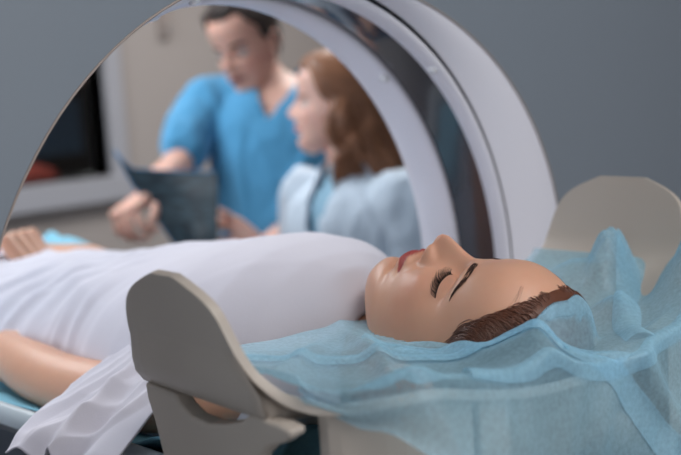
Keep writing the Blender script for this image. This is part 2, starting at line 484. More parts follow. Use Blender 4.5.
# ------------------------------------------------------------------ HAND
def hand_mb(wrist, direction, back, side, curl=0.5, spread=0.06, size=1.0, thumb=0.5, curls=None):
    """wrist pos, direction to the knuckles, back-of-hand normal. side +1 = thumb on (dir x back)"""
    w = Vector(wrist); d = Vector(direction).normalized(); n = Vector(back); n = (n - d * n.dot(d)).normalized()
    s = d.cross(n) * side            # towards the thumb
    mb = MB(); L = size
    def P(a, b, c): return w + d * a * L + s * b * L + n * c * L
    # palm as two/three merged lofts
    for b0, b1, r in ((.020, .028, .0135), (.006, .009, .0140), (-.009, -.010, .0135), (-.021, -.028, .0120)):
        limb(mb, [tuple(P(-.010, b0 * .7, 0)) + (.0150 * L,), tuple(P(.04, (b0 + b1) / 2, 0)) + (r * 1.05 * L,), tuple(P(.085, b1, .002)) + (r * .86 * L,)], seg=12)
    limb(mb, [tuple(P(-.05, 0, 0)) + (.020 * L, .026 * L), tuple(P(0, 0, 0)) + (.0185 * L, .026 * L)], seg=14)
    lens = [(.028, .045, .026, .020), (.009, .050, .030, .021), (-.010, .046, .028, .020), (-.028, .036, .022, .018)]
    for i, (b, l1, l2, l3) in enumerate(lens):
        c = curls[i] if curls is not None else curl
        base = P(.086 - abs(b - .008) * .25, b, .002)
        ang = 0.15; p = base; r0 = .0088 if i < 3 else .0076
        js = [tuple(P(.062, b * .9, 0)) + (r0 * 1.1 * L,), tuple(base) + (r0 * L,)]
        for j, ln in enumerate((l1, l2, l3)):
            ang += c * (1.15, 1.35, .9)[j]
            dd = (d * math.cos(ang) - n * math.sin(ang) + s * spread * (b / .028) * (1 if j == 0 else .3)).normalized()
            p = p + dd * ln * L
            js.append(tuple(p) + (r0 * (1 - .10 * (j + 1)) * L,))
        limb(mb, js, seg=10, n=14)
    # thumb from the side of the palm near its base
    t0 = P(.012, .018, -.006); t1 = P(.040, .040, -.014 - .012 * thumb)
    t2 = P(.068, .052 - .014 * thumb, -.022 - .022 * thumb); t3 = P(.090, .050 - .026 * thumb, -.026 - .034 * thumb)
    limb(mb, [tuple(t0) + (.0140 * L,), tuple(t1) + (.0115 * L,), tuple(t2) + (.0098 * L,), tuple(t3) + (.0082 * L,)], seg=10, n=14)
    return mb

def join_parts(parts):
    V = []; F = []; n = 0
    for v, f in parts:
        V.append(np.asarray(v, float)); F += [tuple(i + n for i in q) for q in f]; n += len(v)
    return np.concatenate(V), F
#==SPLIT==
# ------------------------------------------------------------------ CAMERA
def setup_camera():
    yaw, pitch, roll, f = 0.78990, 0.142025, 0.058374, 1022.77
    F = Vector((math.sin(yaw) * math.cos(pitch), math.cos(yaw) * math.cos(pitch), -math.sin(pitch)))
    R = Vector((math.cos(yaw), -math.sin(yaw), 0)); U = R.cross(F)
    c, s = math.cos(roll), math.sin(roll)
    R2 = R * c - U * s; U2 = R * s + U * c
    m = Matrix.Identity(4)
    for i, a in enumerate((R2, U2, -F)):
        for r in range(3): m[r][i] = a[r]
    m[2][3] = 1.45
    cam = bpy.data.cameras.new('camera'); o = bpy.data.objects.new('camera', cam); COL.objects.link(o)
    o.matrix_world = m
    cam.sensor_width = 36; cam.lens = f / 681 * 36; cam.clip_start = .02
    cam.dof.use_dof = True; cam.dof.focus_distance = .93; cam.dof.aperture_fstop = 3.4
    scene.camera = o
setup_camera()

def area(name, loc, target, size, size_y, power, col=(1, 1, 1), spread=None):
    l = bpy.data.lights.new(name, 'AREA'); l.shape = 'RECTANGLE'; l.size = size; l.size_y = size_y
    l.energy = power; l.color = col
    if spread: l.spread = spread
    o = bpy.data.objects.new(name, l); COL.objects.link(o); o.location = loc
    o.rotation_euler = (Vector(target) - Vector(loc)).to_track_quat('-Z', 'Y').to_euler()
    return o

w = bpy.data.worlds.new('world'); scene.world = w; w.use_nodes = True
w.node_tree.nodes['Background'].inputs[0].default_value = (0.62, 0.70, 0.82, 1)
w.node_tree.nodes['Background'].inputs[1].default_value = 0.22
area('ceiling_light_room', (0.7, 2.6, 2.78), (0.7, 2.6, 0), 1.14, 1.14, 44, (.90, .95, 1))
area('ceiling_light_room', (2.9, 2.3, 2.78), (2.9, 2.3, 0), 1.14, 1.14, 46, (1, .97, .94))  # second room lamp, added to brighten the back wall
area('control_room_fill', (1.9, 5.2, 2.78), (1.9, 5.2, 0), 1.14, 1.14, 30, (1, .9, .8))  # lamp added so the control room interior does not stay dark
area('left_area_light', (-1.7, 1.9, 1.75), (1.2, 1.3, 1.2), 1.6, 1.4, 30, (.82, .91, 1))
area('left_area_light', (-1.95, -.3, 1.75), (1.0, .5, 1.1), 1.2, 1.4, 8, (.84, .91, 1))  # fill lamp added to lift the near wing of the head holder
area('front_fill_light', (1.0, -1.85, 1.7), (1.0, 1, 1.35), 1.5, 1.4, 22, (.92, .95, 1))  # fill lamp added behind the camera to light the scanner face
area('ceiling_light_front', (0.6, -0.6, 2.78), (0.6, -0.6, 0), 1.14, 1.14, 17, (1, .93, .86))
scene.view_settings.view_transform = 'Standard'; scene.view_settings.look = 'None'
scene.view_settings.gamma = 1; scene.view_settings.use_curve_mapping = False
scene.view_settings.exposure = 0.0
scene.cycles.use_denoising = True
scene.cycles.max_bounces = 8; scene.cycles.transparent_max_bounces = 16

# ------------------------------------------------------------------ PATIENT
SK = rgb(208, 158, 132)
AX = 0.755
CHIN_Y, REF_Z = 0.7085, 1.1815
def build_patient():
    root = empty('person', (AX, 1.2, 1.10), 'woman patient lying on her back with eyes closed and head in the holder', 'person')
    mh = frame_mat((AX, CHIN_Y, REF_Z), None, (0, 0, 1), (0, -1, 0))
    P, F, mk = head_mesh(True)
    hv = tf(mh, P)
    # torso, neck, limbs as one fused skin
    mb = MB()
    limb(mb, [(AX, .585, 1.150, .050, .050), (AX, .66, 1.155, .053, .052), (AX, .72, 1.160, .050, .050), (AX, .79, 1.155, .060, .075)], seg=20)
    limb(mb, [(AX, .77, 1.155, .05, .10), (AX, .83, 1.165, .085, .165), (AX, .92, 1.172, .098, .160), (AX, 1.05, 1.155, .076, .130), (AX, 1.18, 1.140, .060, .125), (AX, 1.32, 1.132, .060, .155), (AX, 1.42, 1.132, .060, .165), (AX, 1.5, 1.13, .06, .14)], seg=28, n=40)
    for s, pts in ((-1, [(.600, .80, 1.153, .048), (.572, .90, 1.136, .037), (.562, 1.00, 1.135, .034), (.568, 1.09, 1.138, .033), (.583, 1.18, 1.142, .025)]),
                   (1, [(.915, .80, 1.165, .052), (.938, .95, 1.140, .044), (.915, 1.10, 1.130, .038), (.870, 1.27, 1.132, .034), (.808, 1.46, 1.166, .025)])):
        limb(mb, pts, seg=18, n=26)
    for s in (-1, 1):
        limb(mb, [(AX + s * .09, 1.42, 1.135, .085), (AX + s * .10, 1.65, 1.13, .072), (AX + s * .10, 1.86, 1.13, .055), (AX + s * .10, 2.0, 1.12, .054), (AX + s * .10, 2.2, 1.11, .036), (AX + s * .10, 2.27, 1.11, .036)], seg=18, n=30)
        limb(mb, [(AX + s * .10, 2.27, 1.10, .036), (AX + s * .105, 2.29, 1.17, .034), (AX + s * .115, 2.31, 1.23, .022)], seg=14)
    bv, bf = fuse(mb, .008, 6)
    hands = []
    # near (left) hand resting on the hip, back of hand up
    hl = hand_mb((.584, 1.175, 1.143), (.45, .89, .16), (-.35, .0, .93), 1, curl=.75, thumb=.6)
    hr = hand_mb((.806, 1.458, 1.166), (-.20, .62, .80), (.0, -.2, .98), -1, curl=.95, thumb=.8)
    hands = [fuse(hl, .0028, 3), fuse(hr, .0028, 3)]
    ears = []
    for s in (-1, 1):
        e = ear_mb(s); ev, ef = e.V(), e.f
        ears.append((tf(mh, ev), ef))
    V, FF = join_parts([(hv, [q[::-1] for q in F]), (bv, bf)] + hands + ears)
    extra = len(V) - len(hv)
    col = skin_colors(mk, SK, rgb(160, 68, 66), extra)
    body = mesh_obj('body', V, FF, M['skin'], root, colors=col)
    # --- BVH on the head for strands
    bvh = BVHTree.FromPolygons([Vector(p) for p in P], F)
    def surf(l, h, f0=.2):
        loc, nor, i, d = bvh.ray_cast(Vector((l, f0, h)), Vector((0, -1, 0)))
        return loc, nor
    # eyelashes
    for s in (-1, 1):
        mb = MB()
        for i in range(38):
            a = i / 37 + random.uniform(-.01, .01)
            al = .0185 + a * .0265
            hh_ = .1185 + 14 * (al - .0305) ** 2
            loc, nor = surf(s * al, hh_)
            if loc is None: continue
            L = .0066 + .0048 * math.sin(a * PI * .75) + random.uniform(-.001, .001)
            fan = (a - .45) * 1.1
            d1 = Vector((s * fan * .8, .75, -.62)).normalized(); d2 = Vector((s * fan, 1.0, .15)).normalized()
            p0 = loc - nor * .0004; p1 = p0 + d1 * L * .5; p2 = p1 + d2 * L * .55
            mb.tube([p0, p1, p2], [.00034, .00026, .00008], seg=5)
        # lid margin line
        line = []
        for i in range(24):
            al = .0180 + i / 23 * .0275
            loc, nor = surf(s * al, .1187 + 14 * (al - .0305) ** 2)
            line.append(loc + nor * .0001)
        mb.tube(line, [.0006] * 24, seg=6)
        mb.v = [tf(mh, v) for v in mb.v]
        mb.build('eyelashes', M['lash'], body)
    # eyebrows
    for s in (-1, 1):
        mb = MB()
        for i in range(150):
            a = random.random()
            al = .0125 + a * .0330
            arch = .1450 + .0045 * math.sin(min(1, a * 1.25) * PI * .62) - .0085 * max(0, a - .62) ** 1.2 / .38
            wdt = .0029 * (1 - .72 * sstep(.45, 1, a)) 
            hh_ = arch + random.uniform(-1, 1) * wdt
            loc, nor = surf(s * al, hh_)
            if loc is None: continue
            dr = Vector((s * 1.0, -.3 * a, .55 * (1 - a * 1.5) + random.uniform(-.15, .15))).normalized()
            L = random.uniform(.004, .0065)
            q = loc + dr * L
            lq, nq = surf(q.x, q.z)
            if lq is None: continue
            mb.tube([loc + nor * .0002, (loc + lq) / 2 + nor * .0007, lq + nor * .0004], [.00030, .00028, .0001], seg=4)
        mb.v = [tf(mh, v) for v in mb.v]
        mb.build('eyebrow', M['brow'], body)
    # hair: scalp cap + combed-back strands from the hairline
    Pn = normals_of(P, F)
    l_, f_, h_ = P[:, 0], P[:, 1], P[:, 2]
    hl_ = .161 + .062 * sstep(.030, .086, f_) - .012 * (1 - sstep(.045, .075, f_)) - .065 * sstep(.035, -.01, f_)
    wv = sstep(0, .006, h_ - hl_) * 1.0
    keep = set(np.nonzero(h_ > hl_ + .0006)[0].tolist())
    wv = sstep(0, .034, h_ - hl_)
    sh = P + Pn * (.0003 + .0050 * wv)[:, None]
    faces = [q for q in F if len(q) == 4 and all(i in keep for i in q)]
    used = sorted({i for q in faces for i in q}); mp = {i: j for j, i in enumerate(used)}
    hair = MB(); hair.add(tf(mh, sh[used]), [tuple(mp[i] for i in q) for q in faces])
    edge = []
    for s in (-1, 1):
        for i in range(620):
            # start on the hairline: parametrised by front coordinate
            f0 = random.uniform(-.012, .090)
            deep = abs(random.gauss(0, 1)) * .010 if i % 2 else random.gauss(0, .0020)
            hl0 = .161 + .062 * float(sstep(.030, .086, f0)) - .012 * (1 - float(sstep(.045, .075, f0))) - .065 * float(sstep(.035, -.01, f0)) + deep
            loc, nor, ii, dd = bvh.ray_cast(Vector((s * .2, f0, hl0)), Vector((-s, 0, 0)))
            if loc is None: continue
            pts = [loc + nor * .0001]
            p = loc; drift = random.uniform(-.4, .4); st = random.uniform(.0040, .0062)
            for j in range(11):
                q = p + Vector((s * .0010, .0036 - .00085 * j + .0008 * drift, st * (1 - .05 * j)))
                nl, nn, ii, dd = bvh.find_nearest(q)
                p = nl
                pts.append(nl + nn * (.0006 + .0062 * float(sstep(0, .030, nl.z - hl0 + deep * .8)) + random.uniform(0, .0006)))
            hair.tube(pts, [.00014, .00026] + [.00042] * 9 + [.0002], seg=4)
    # a few loose fine hairs over the forehead
    for s in (-1, 1):
        for i in range(5):
            pts = []; o1 = random.uniform(-.003, .003); o2 = random.uniform(0, .014)
            for j in range(10):
                a = j / 9
                nl, nn, ii, dd = bvh.find_nearest(Vector((s * (.030 + .040 * a), .088 - .045 * a, .208 + .009 * math.sin(a * PI) - (.018 + o2) * a + o1)))
                pts.append(nl + nn * .0003)
            hair.tube(pts, [.00007] * 4 + [.0001] * 6, seg=4)
    hv2 = [v if k == 0 else tf(mh, v) for k, v in enumerate(hair.v)]
    hair.v = hv2
    hair.build('hair', M['hair_brown'], body)
    return root, body, mh, P, F
patient, patient_body, MH, HP, HF = build_patient()
# ------------------------------------------------------------------ ROOM
def structure(name, mb, m, label=None, smooth=False, parent=None):
    o = mb.build(name, m, parent, smooth)
    if parent is None: o['kind'] = 'structure'
    return o
structure('floor', MB().box(-2.2, -2.0, -.1, 5.6, 7.0, 0), M['floor'])
structure('ceiling', MB().box(-2.2, -2.0, 2.85, 5.6, 7.0, 2.95), M['ceiling'])
# wall with the control-room window (opening x .55..2.60, z 1.09..1.95)
WX0, WX1, WZ0, WZ1, WY = .55, 2.575, 1.085, 2.0, 4.0
wb = MB()
wb.box(-2.2, WY, 0, WX0, WY + .14, 2.85).box(WX1, WY, 0, 5.6, WY + .14, 2.85)
wb.box(WX0, WY, 0, WX1, WY + .14, WZ0).box(WX0, WY, WZ1, WX1, WY + .14, 2.85)
structure('wall_back', wb, M['wall'])
structure('wall_right', MB().box(5.5, -2.0, 0, 5.6, 7.0, 2.85), M['wall'])
lw = MB(); lw.box(-2.2, -2, 0, -2.05, -.95, 2.85).box(-2.2, .35, 0, -2.05, 1.0, 2.85).box(-2.2, -.95, 0, -2.05, .35, .95).box(-2.2, -.95, 2.45, -2.05, .35, 2.85).box(-2.2, 2.8, 0, -2.05, 7.0, 2.85).box(-2.2, 1.0, 0, -2.05, 2.8, .95).box(-2.2, 1.0, 2.45, -2.05, 2.8, 2.85)
structure('wall_left', lw, M['wall'])
structure('wall_front', MB().box(-2.2, -2.1, 0, .2, -2.0, 2.85).box(1.8, -2.1, 0, 5.6, -2.0, 2.85).box(.2, -2.1, 0, 1.8, -2.0, .95).box(.2, -2.1, 2.45, 1.8, -2.0, 2.85), M['wall'])
structure('wall_far', MB().box(-2.2, 6.9, 0, 5.6, 7.0, 2.85), M['tan'])
def window(name, x0, x1, y, z0, z1, fw, depth):
    r = bpy.data.objects.new(name, None); COL.objects.link(r); r.location = ((x0 + x1) / 2, y, z0); r['kind'] = 'structure'
    f = MB(); yo = y - .03
    f.box(x0 - fw, yo, z1, x1 + fw, y + depth, z1 + fw).box(x0 - fw, yo, z0, x0, y + depth, z1).box(x1, yo, z0, x1 + fw, y + depth, z1)
    f.build('window_frame', M['frame'], r, False)
    s = MB(); s.box(x0 - fw, yo - .04, z0 - .105, x1 + fw + .0, y + depth, z0)
    s.build('window_sill', M['frame'], r, False)
    g = MB(); g.box(x0, y + .06, z0, x1, y + .066, z1); g.build('pane', M['glass'], r, False)
    return r
window('window_1', WX0, WX1, WY, WZ0, WZ1, .085, .14)
# left-hand window with daylight
r = bpy.data.objects.new('window_2', None); COL.objects.link(r); r.location = (-2.1, 1.9, .95); r['kind'] = 'structure'
f = MB(); f.box(-2.2, .94, .9, -2.02, 1.0, 2.5).box(-2.2, 2.8, .9, -2.02, 2.86, 2.5).box(-2.2, 1.0, 2.45, -2.02, 2.8, 2.5).box(-2.2, 1.0, .9, -2.0, 2.8, .95).box(-2.16, 1.88, .95, -2.1, 1.92, 2.45)
f.build('window_frame', M['frame'], r, False)
g = MB(); g.box(-2.14, 1.0, .95, -2.135, 2.8, 2.45); g.build('pane', M['glass'], r, False)

r = bpy.data.objects.new('added_window_3', None); COL.objects.link(r); r.location = (-2.1, -.3, .95); r['kind'] = 'structure'  # unseen window, added to go with the left fill lamp
f = MB(); f.box(-2.2, -1.01, .9, -2.02, -.95, 2.5).box(-2.2, .35, .9, -2.02, .41, 2.5).box(-2.2, -.95, 2.45, -2.02, .35, 2.5).box(-2.2, -.95, .9, -2.0, .35, .95).box(-2.16, -.32, .95, -2.1, -.28, 2.45)
f.build('window_frame', M['frame'], r, False)
g = MB(); g.box(-2.14, -.95, .95, -2.135, .35, 2.45); g.build('pane', M['glass'], r, False)
r = bpy.data.objects.new('added_window_4', None); COL.objects.link(r); r.location = (1.0, -2.05, .95); r['kind'] = 'structure'  # unseen window, added to go with the front fill lamp
f = MB(); f.box(.14, -2.1, .9, .2, -1.97, 2.5).box(1.8, -2.1, .9, 1.86, -1.97, 2.5).box(.2, -2.1, 2.45, 1.8, -1.97, 2.5).box(.2, -2.1, .9, 1.8, -1.95, .95).box(.98, -2.08, .95, 1.02, -2.04, 2.45)
f.build('window_frame', M['frame'], r, False)
g = MB(); g.box(.2, -2.07, .95, 1.8, -2.065, 2.45); g.build('pane', M['glass'], r, False)
# ceiling light panels; those over the medics and control room are added, unseen
for nm, x, y, lab in (('ceiling_light', .7, 2.6, 'square ceiling light panel above the far side of the scanner'), ('ceiling_light', 2.9, 2.3, 'added, unseen square ceiling light panel above the two medics'), ('ceiling_light', 1.9, 5.2, 'added, unseen square ceiling light panel inside the control room'), ('ceiling_light', .6, -.6, 'square ceiling light panel above the camera side of the scanner')):
    r = empty(nm, (x, y, 2.85), lab, 'ceiling light')
    MB().box(x - .62, y - .62, 2.80, x + .62, y + .62, 2.849).build('light_frame', M['frame'], r, False)
    MB().box(x - .57, y - .57, 2.795, x + .57, y + .57, 2.80).build('diffuser', M['lamp'], r, False)

# ---- control room contents
t = empty('cabinet', (2.35, 6.0, 0), 'dark cabinet in the control room behind the window', 'cabinet')
MB().box(1.75, 5.5, .03, 3.9, 6.0, 1.53).build('cabinet_body', M['black'], t, False)
MB().box(1.78, 5.48, .1, 2.80, 5.5, 1.48).build('door', M['black'], t, False)
MB().box(2.84, 5.48, .1, 3.86, 5.5, 1.48).build('door', M['black'], t, False)
t = empty('desk', (2.0, 4.7, 0), 'dark control desk under the control room window', 'desk')
MB().box(.7, 4.35, .98, 3.5, 5.0, 1.02).build('desk_top', M['couch_edge'], t, False)
for x in (.75, 3.4):
    MB().box(x, 4.4, 0, x + .05, 4.95, .98).build('leg', M['black'], t, False)
t = empty('monitor', (2.65, 4.75, 1.02), 'monitor with dim blue screen on the control desk', 'monitor')
MB().box(2.45, 4.65, 1.02, 2.85, 4.85, 1.04).build('base', M['black'], t, False)
MB().box(2.62, 4.74, 1.04, 2.68, 4.78, 1.16).build('neck', M['black'], t, False)
MB().box(2.38, 4.72, 1.14, 2.90, 4.76, 1.46).build('bezel', M['black'], t, False)
MB().box(2.40, 4.712, 1.16, 2.88, 4.72, 1.44).build('screen', M['blue_light'], t, False)
bag = MB(); limb(bag, [(2.32, 4.45, 1.085, .05, .06), (2.43, 4.46, 1.09, .055, .065), (2.52, 4.45, 1.08, .04, .05)])
tag(bag.build('cushion', M['red']), 'small dull red cushion at the window end of the control desk', 'cushion')
# small dark fitting high on the wall
r = empty('wall_hook_rail', (2.93, 4.0, 1.85), 'small grey vertical rail high on the taupe wall beside the window', 'wall rail')
MB().box(2.90, 3.97, 1.70, 2.95, 4.0, 2.1).build('rail', M['seam'], r, False)
MB().ball((2.925, 3.955, 1.74), (.012, .02, .012)).build('hook', M['steel'], r)

# ------------------------------------------------------------------ SCANNER GANTRY
CX, CZ = 0.755, 1.173
FX = 0.7485                      # centre of the front opening
def ring(mb, prof, cx=CX, seg=160, scal=None, ex=0.0):
    """revolve profile [(r, y)] about the scanner axis"""
    n = len(prof); v = []
    for k in range(seg):
        a = 2 * PI * k / seg
        for j, (r, y) in enumerate(prof):
            rr = r if scal is None else scal(j, r, a)
            v.append((cx + (rr + ex) * math.cos(a), y, CZ + rr * math.sin(a)))
    f = []
    for k in range(seg):
        k2 = (k + 1) % seg
        for j in range(n - 1):
            f.append((k * n + j, k * n + j + 1, k2 * n + j + 1, k2 * n + j))
    return mb.add(v, f)

gantry = empty('ct_scanner', (CX, .95, 0), 'large grey CT scanner gantry with round white bore and dark scan window', 'scanner')
def lipR(a): return .3885 + (.088 * math.cos(a) ** 2 if math.cos(a) > 0 else 0)
# front lip: from flat face (D) curving in to the opening edge
mb = MB(); prof = []
def scal(j, r, a):
    t = j / 12.0
    r0 = lipR(a) + .004; r1 = .3915 - .0055 * max(0.0, -math.cos(a)) ** .5
    return r1 + (r0 - r1) * (1 - t) ** 1.0
ys = [.7795 + .0225 * (t ** 1.9) for t in [j / 12 for j in range(13)]]
ring(mb, [(0, y) for y in ys], FX, 200, scal)
mb.build('aperture_lip', M['gantry_white'], gantry)
# beige seam line between flat face and lip
mb = MB(); pts = [(FX + (lipR(2 * PI * k / 120) + .004) * math.cos(2 * PI * k / 120), .7785, CZ + (lipR(2 * PI * k / 120) + .004) * math.sin(2 * PI * k / 120)) for k in range(121)]
mb.tube(pts, .0012, seg=6); mb.build('seam_line', M['seam'], gantry)
# front cover: flat face with a rounded outline, thick shell sides
def outline(a):
    # superellipse 1.06 x 1.0 half sizes
    c, s = math.cos(a), math.sin(a); n = 4.5
    return 1.0 / ((abs(c) / 1.08) ** n + (abs(s) / .96) ** n) ** (1 / n)
mb = MB(); v = []; seg = 200; nr = 14
rows = []
for k in range(seg):
    a = 2 * PI * k / seg; r0 = lipR(a) + .004; r1 = outline(a)
    row = []
    for j in range(nr):
        t = j / (nr - 1); row.append((r0 + (r1 - .09 - r0) * t, .779 + .012 * t * t))
    for q in range(1, 9):
        b = q / 8 * PI / 2; row.append((r1 - .09 + .09 * math.sin(b), .791 + .09 * (1 - math.cos(b))))
    row += [(r1, 1.05), (r1 - .03, 1.14)]
    rows.append(row)
n = len(rows[0])
for k in range(seg):
    a = 2 * PI * k / seg
    for (r_, y_) in rows[k]:
        v.append((FX + r_ * math.cos(a), y_, max(.06, CZ + r_ * math.sin(a))))
f = [(k * n + j, k * n + j + 1, ((k + 1) % seg) * n + j + 1, ((k + 1) % seg) * n + j) for k in range(seg) for j in range(n - 1)]
mb.add(v, f); mb.build('front_cover', M['gantry'], gantry)
# narrow dark gap, light strip ring, dark window ring, inner white ring, rear cover
mb = MB(); ring(mb, [(.3900, .8022), (.3935, .8060), (.3885, .8075)], .7440, ex=.0045); mb.build('shadow_gap', M['gap'], gantry)
mb = MB(); ring(mb, [(.3885, .8050), (.3872, .8035), (.3840, .8040), (.3805, .8075), (.3790, .8140), (.3760, .8220), (.3775, .8235)], .7440, ex=.0075); mb.build('front_trim_ring', M['gantry_white'], gantry)
mb = MB(); v = []
for k in range(160):
    a = 2 * PI * k / 160
    for j in range(9):
        t = j / 8; v.append((.744 + .011 * t + (.3775 + .0075 * (1 - t) - .0012 * math.sin(PI * t)) * math.cos(a), .823 + .065 * t, CZ + (.3775 - .0012 * math.sin(PI * t)) * math.sin(a)))
mb.add(v, [(k * 9 + j, k * 9 + j + 1, ((k + 1) % 160) * 9 + j + 1, ((k + 1) % 160) * 9 + j) for k in range(160) for j in range(8)])
mb.build('scan_window', M['window_ring'], gantry)
mb = MB(); ring(mb, [(.3785, .8865), (.3745, .8865), (.3722, .8890), (.3705, .8980), (.3700, .9150), (.3715, .9330), (.3750, .9480), (.3800, .9570), (.3880, .9640), (.41, .975), (.46, .99)]); mb.build('rear_bore_ring', M['gantry_white'], gantry)
mb = MB(); v = []; rows = []
for k in range(seg):
    a = 2 * PI * k / seg; r1 = outline(a)
    for (r_, y_) in ((.46, .99), (.60, 1.06), (r1 - .12, 1.17), (r1 - .03, 1.15), (r1 - .03, 1.14)):
        v.append((FX + r_ * math.cos(a), y_, max(.06, CZ + r_ * math.sin(a))))
f = [(k * 5 + j, k * 5 + j + 1, ((k + 1) % seg) * 5 + j + 1, ((k + 1) % seg) * 5 + j) for k in range(seg) for j in range(4)]
mb.add(v, f); mb.build('rear_cover', M['gantry'], gantry)
MB().box(CX - .85, .84, 0, CX + .85, 1.10, .32).build('base', M['gantry'], gantry, False)
# round screws on the trim rings
for a in (-10, 48.5, 107, 165, 222, 280):
    for cx, rr, yy, tilt in ((.7490, .3795, .8150, 0), (CX, .3702, .8960, 0)):
        ar = math.radians(a + (0.0 if tilt == 0 else 0))
        c = Vector((cx + rr * math.cos(ar), yy, CZ + rr * math.sin(ar)))
        inw = Vector((-math.cos(ar), -.25, -math.sin(ar))).normalized()
        mb = MB(); mb.tube([c - inw * .004, c + inw * .0015, c + inw * .003, c + inw * .0036], [.0068, .0066, .0052, .003], seg=18)
        mb.build('screw', M['screw'], gantry)

# ------------------------------------------------------------------ COUCH
couch = empty('examination_couch', (CX, 1.6, 0), 'narrow scanner couch running through the bore under the patient', 'couch')
def couch_section(y):
    hw = .262 - .012 * float(sstep(1.1, .7, y))
    return hw
mb = MB(); ys = np.linspace(.72, 2.75, 60); xs = np.linspace(-1, 1, 33); v = []
for y in ys:
    hw = couch_section(y)
    for x in xs: v.append((CX + x * hw, y, 1.072 + .050 * abs(x) ** 2.4))
for y in ys:
    hw = couch_section(y)
    for x in xs: v.append((CX + x * hw * .985, y, 1.035 + .060 * abs(x) ** 2.4))
nx = 33; ny = 60; o0 = nx * ny; f = []
for i in range(ny - 1):
    for j in range(nx - 1):
        a = i * nx + j; f.append((a, a + 1, a + nx + 1, a + nx)); f.append((o0 + a, o0 + a + nx, o0 + a + nx + 1, o0 + a + 1))
    a = i * nx; f.append((a, a + nx, o0 + a + nx, o0 + a)); a = i * nx + nx - 1; f.append((a, o0 + a, o0 + a + nx, a + nx))
for j in range(nx - 1):
    f.append((j, o0 + j, o0 + j + 1, j + 1)); b = (ny - 1) * nx + j; f.append((b, b + 1, o0 + b + 1, o0 + b))
mb.add(v, f); mb.build('couch_board', M['couch'], couch)
for s in (-1, 1):
    mb = MB(); mb.tube([(CX + s * (couch_section(y) + .002), y, 1.118) for y in np.linspace(.73, 2.74, 40)], [(.012, .009)] * 40, seg=12)
    mb.build('side_rail', M['couch_edge'], couch)
MB().box(CX - .19, 1.35, .0, CX + .19, 2.5, .72).build('pedestal', M['gantry'], couch, False)
MB().box(CX - .21, 1.25, .72, CX + .21, 2.72, 1.034).build('carriage', M['gantry'], couch, False)
# blue absorbent sheet over the couch
ys = np.linspace(.700, 2.70, 150); xs = np.linspace(-1.0, 1.0, 70); v = []
for y in ys:
    hw = couch_section(y) - .012
    for x in xs:
        z = 1.0765 + .050 * abs(x * .95) ** 2.4
        X = CX + x * hw * (1 + (.03 * math.exp(-((y - .76) / .06) ** 2) if x < 0 else 0))
        z += .004 * (noise.noise(Vector((X * 14, y * 9, 3.1))) + .5)
        bun = math.exp(-((y - 1.72) / .14) ** 2) * float(sstep(.35, .80, x)) * .085
        bun *= .75 + .5 * abs(noise.noise(Vector((X * 16, y * 12, 8))))
        z += bun
        z += .020 * math.exp(-((y - .745) / .035) ** 2) * float(sstep(-.55, -.95, x)) * (1 + .3 * noise.noise(Vector((X * 30, y * 30, 2))))
        v.append((X, y, z))
nx = 70; f = [(i * nx + j, i * nx + j + 1, (i + 1) * nx + j + 1, (i + 1) * nx + j) for i in range(149) for j in range(nx - 1)]
sheet = mesh_obj('couch_sheet', v, f, M['sheet'])
so = sheet.modifiers.new('thick', 'SOLIDIFY'); so.thickness = .002; so.offset = 1
tag(sheet, 'light blue paper sheet spread on the couch under the patient', 'sheet')

# ------------------------------------------------------------------ HEAD HOLDER
holder = empty('head_holder', (CX, .57, 1.03), 'beige moulded head holder with tall rounded side wings under the patient head', 'head holder')
def holder_z(sx, y):
    """inner surface height; sx = lateral distance from the axis, y = along the couch"""
    s = abs(sx)
    z = np.interp(s, [0, .07, .10, .14, .18, .21, .235, .255, .268, .278, .286, .292, .297, .302],
                  [1.077, 1.082, 1.098, 1.140, 1.180, 1.200, 1.214, 1.221, 1.227, 1.236, 1.250, 1.270, 1.294, 1.319])
    lip = min(1.198 + .055 * (s / .25) ** 2, 1.232)
    t = float(sstep(.515, .455, y))
    if z < lip: z = z + (lip - z) * t
    return z
WZ = [1.205, 1.214, 1.222, 1.232, 1.250, 1.270, 1.290, 1.299, 1.306, 1.311, 1.315, 1.3175, 1.319]
WA = [.445, .452, .472, .508, .526, .536, .5415, .545, .549, .554, .562, .572, .590]
WB = [.701, .703, .704, .704, .702, .698, .690, .684, .677, .670, .661, .652, .636]
def y_range(s, z, side=0):
    # head edge and foot edge
    if z > 1.205: return np.interp(z, WZ, WA) - .010 * side * float(sstep(1.215, 1.25, z)), np.interp(z, WZ, WB) + (.006 * side if side < 0 else 0) * float(sstep(1.215, 1.25, z))
    return np.interp(s, [0, .10, .22], [.438, .438, .445]), np.interp(s, [0, .12, .22], [.690, .692, .700])
S = np.concatenate([np.linspace(0, .24, 40)[:-1], np.linspace(.24, .302, 60)])
S = np.concatenate([-S[::-1][:-1], S])
NY = 40; v = []
for s in S:
    a, b = y_range(abs(s), holder_z(s, .60) if abs(s) > .2 else 1.2, np.sign(s))
    for j in range(NY):
        y = a + (b - a) * j / (NY - 1)
        v.append((CX + s, y, holder_z(s, y)))
v = np.array(v); n0 = len(v)
f = [(i * NY + j, (i + 1) * NY + j, (i + 1) * NY + j + 1, i * NY + j + 1) for i in range(len(S) - 1) for j in range(NY - 1)]
g = v.reshape(len(S), NY, 3)
for _ in range(10):
    g[1:-1, :, :] = (g[1:-1] * 2 + g[:-2] + g[2:]) / 4
    g[:, 1:-1, 2] = (g[:, 1:-1, 2] * 2 + g[:, :-2, 2] + g[:, 2:, 2]) / 4
v = g.reshape(-1, 3)
o = mesh_obj('shell', v, f, M['holder'], holder)
so = o.modifiers.new('thick', 'SOLIDIFY'); so.thickness = .008; so.offset = -1
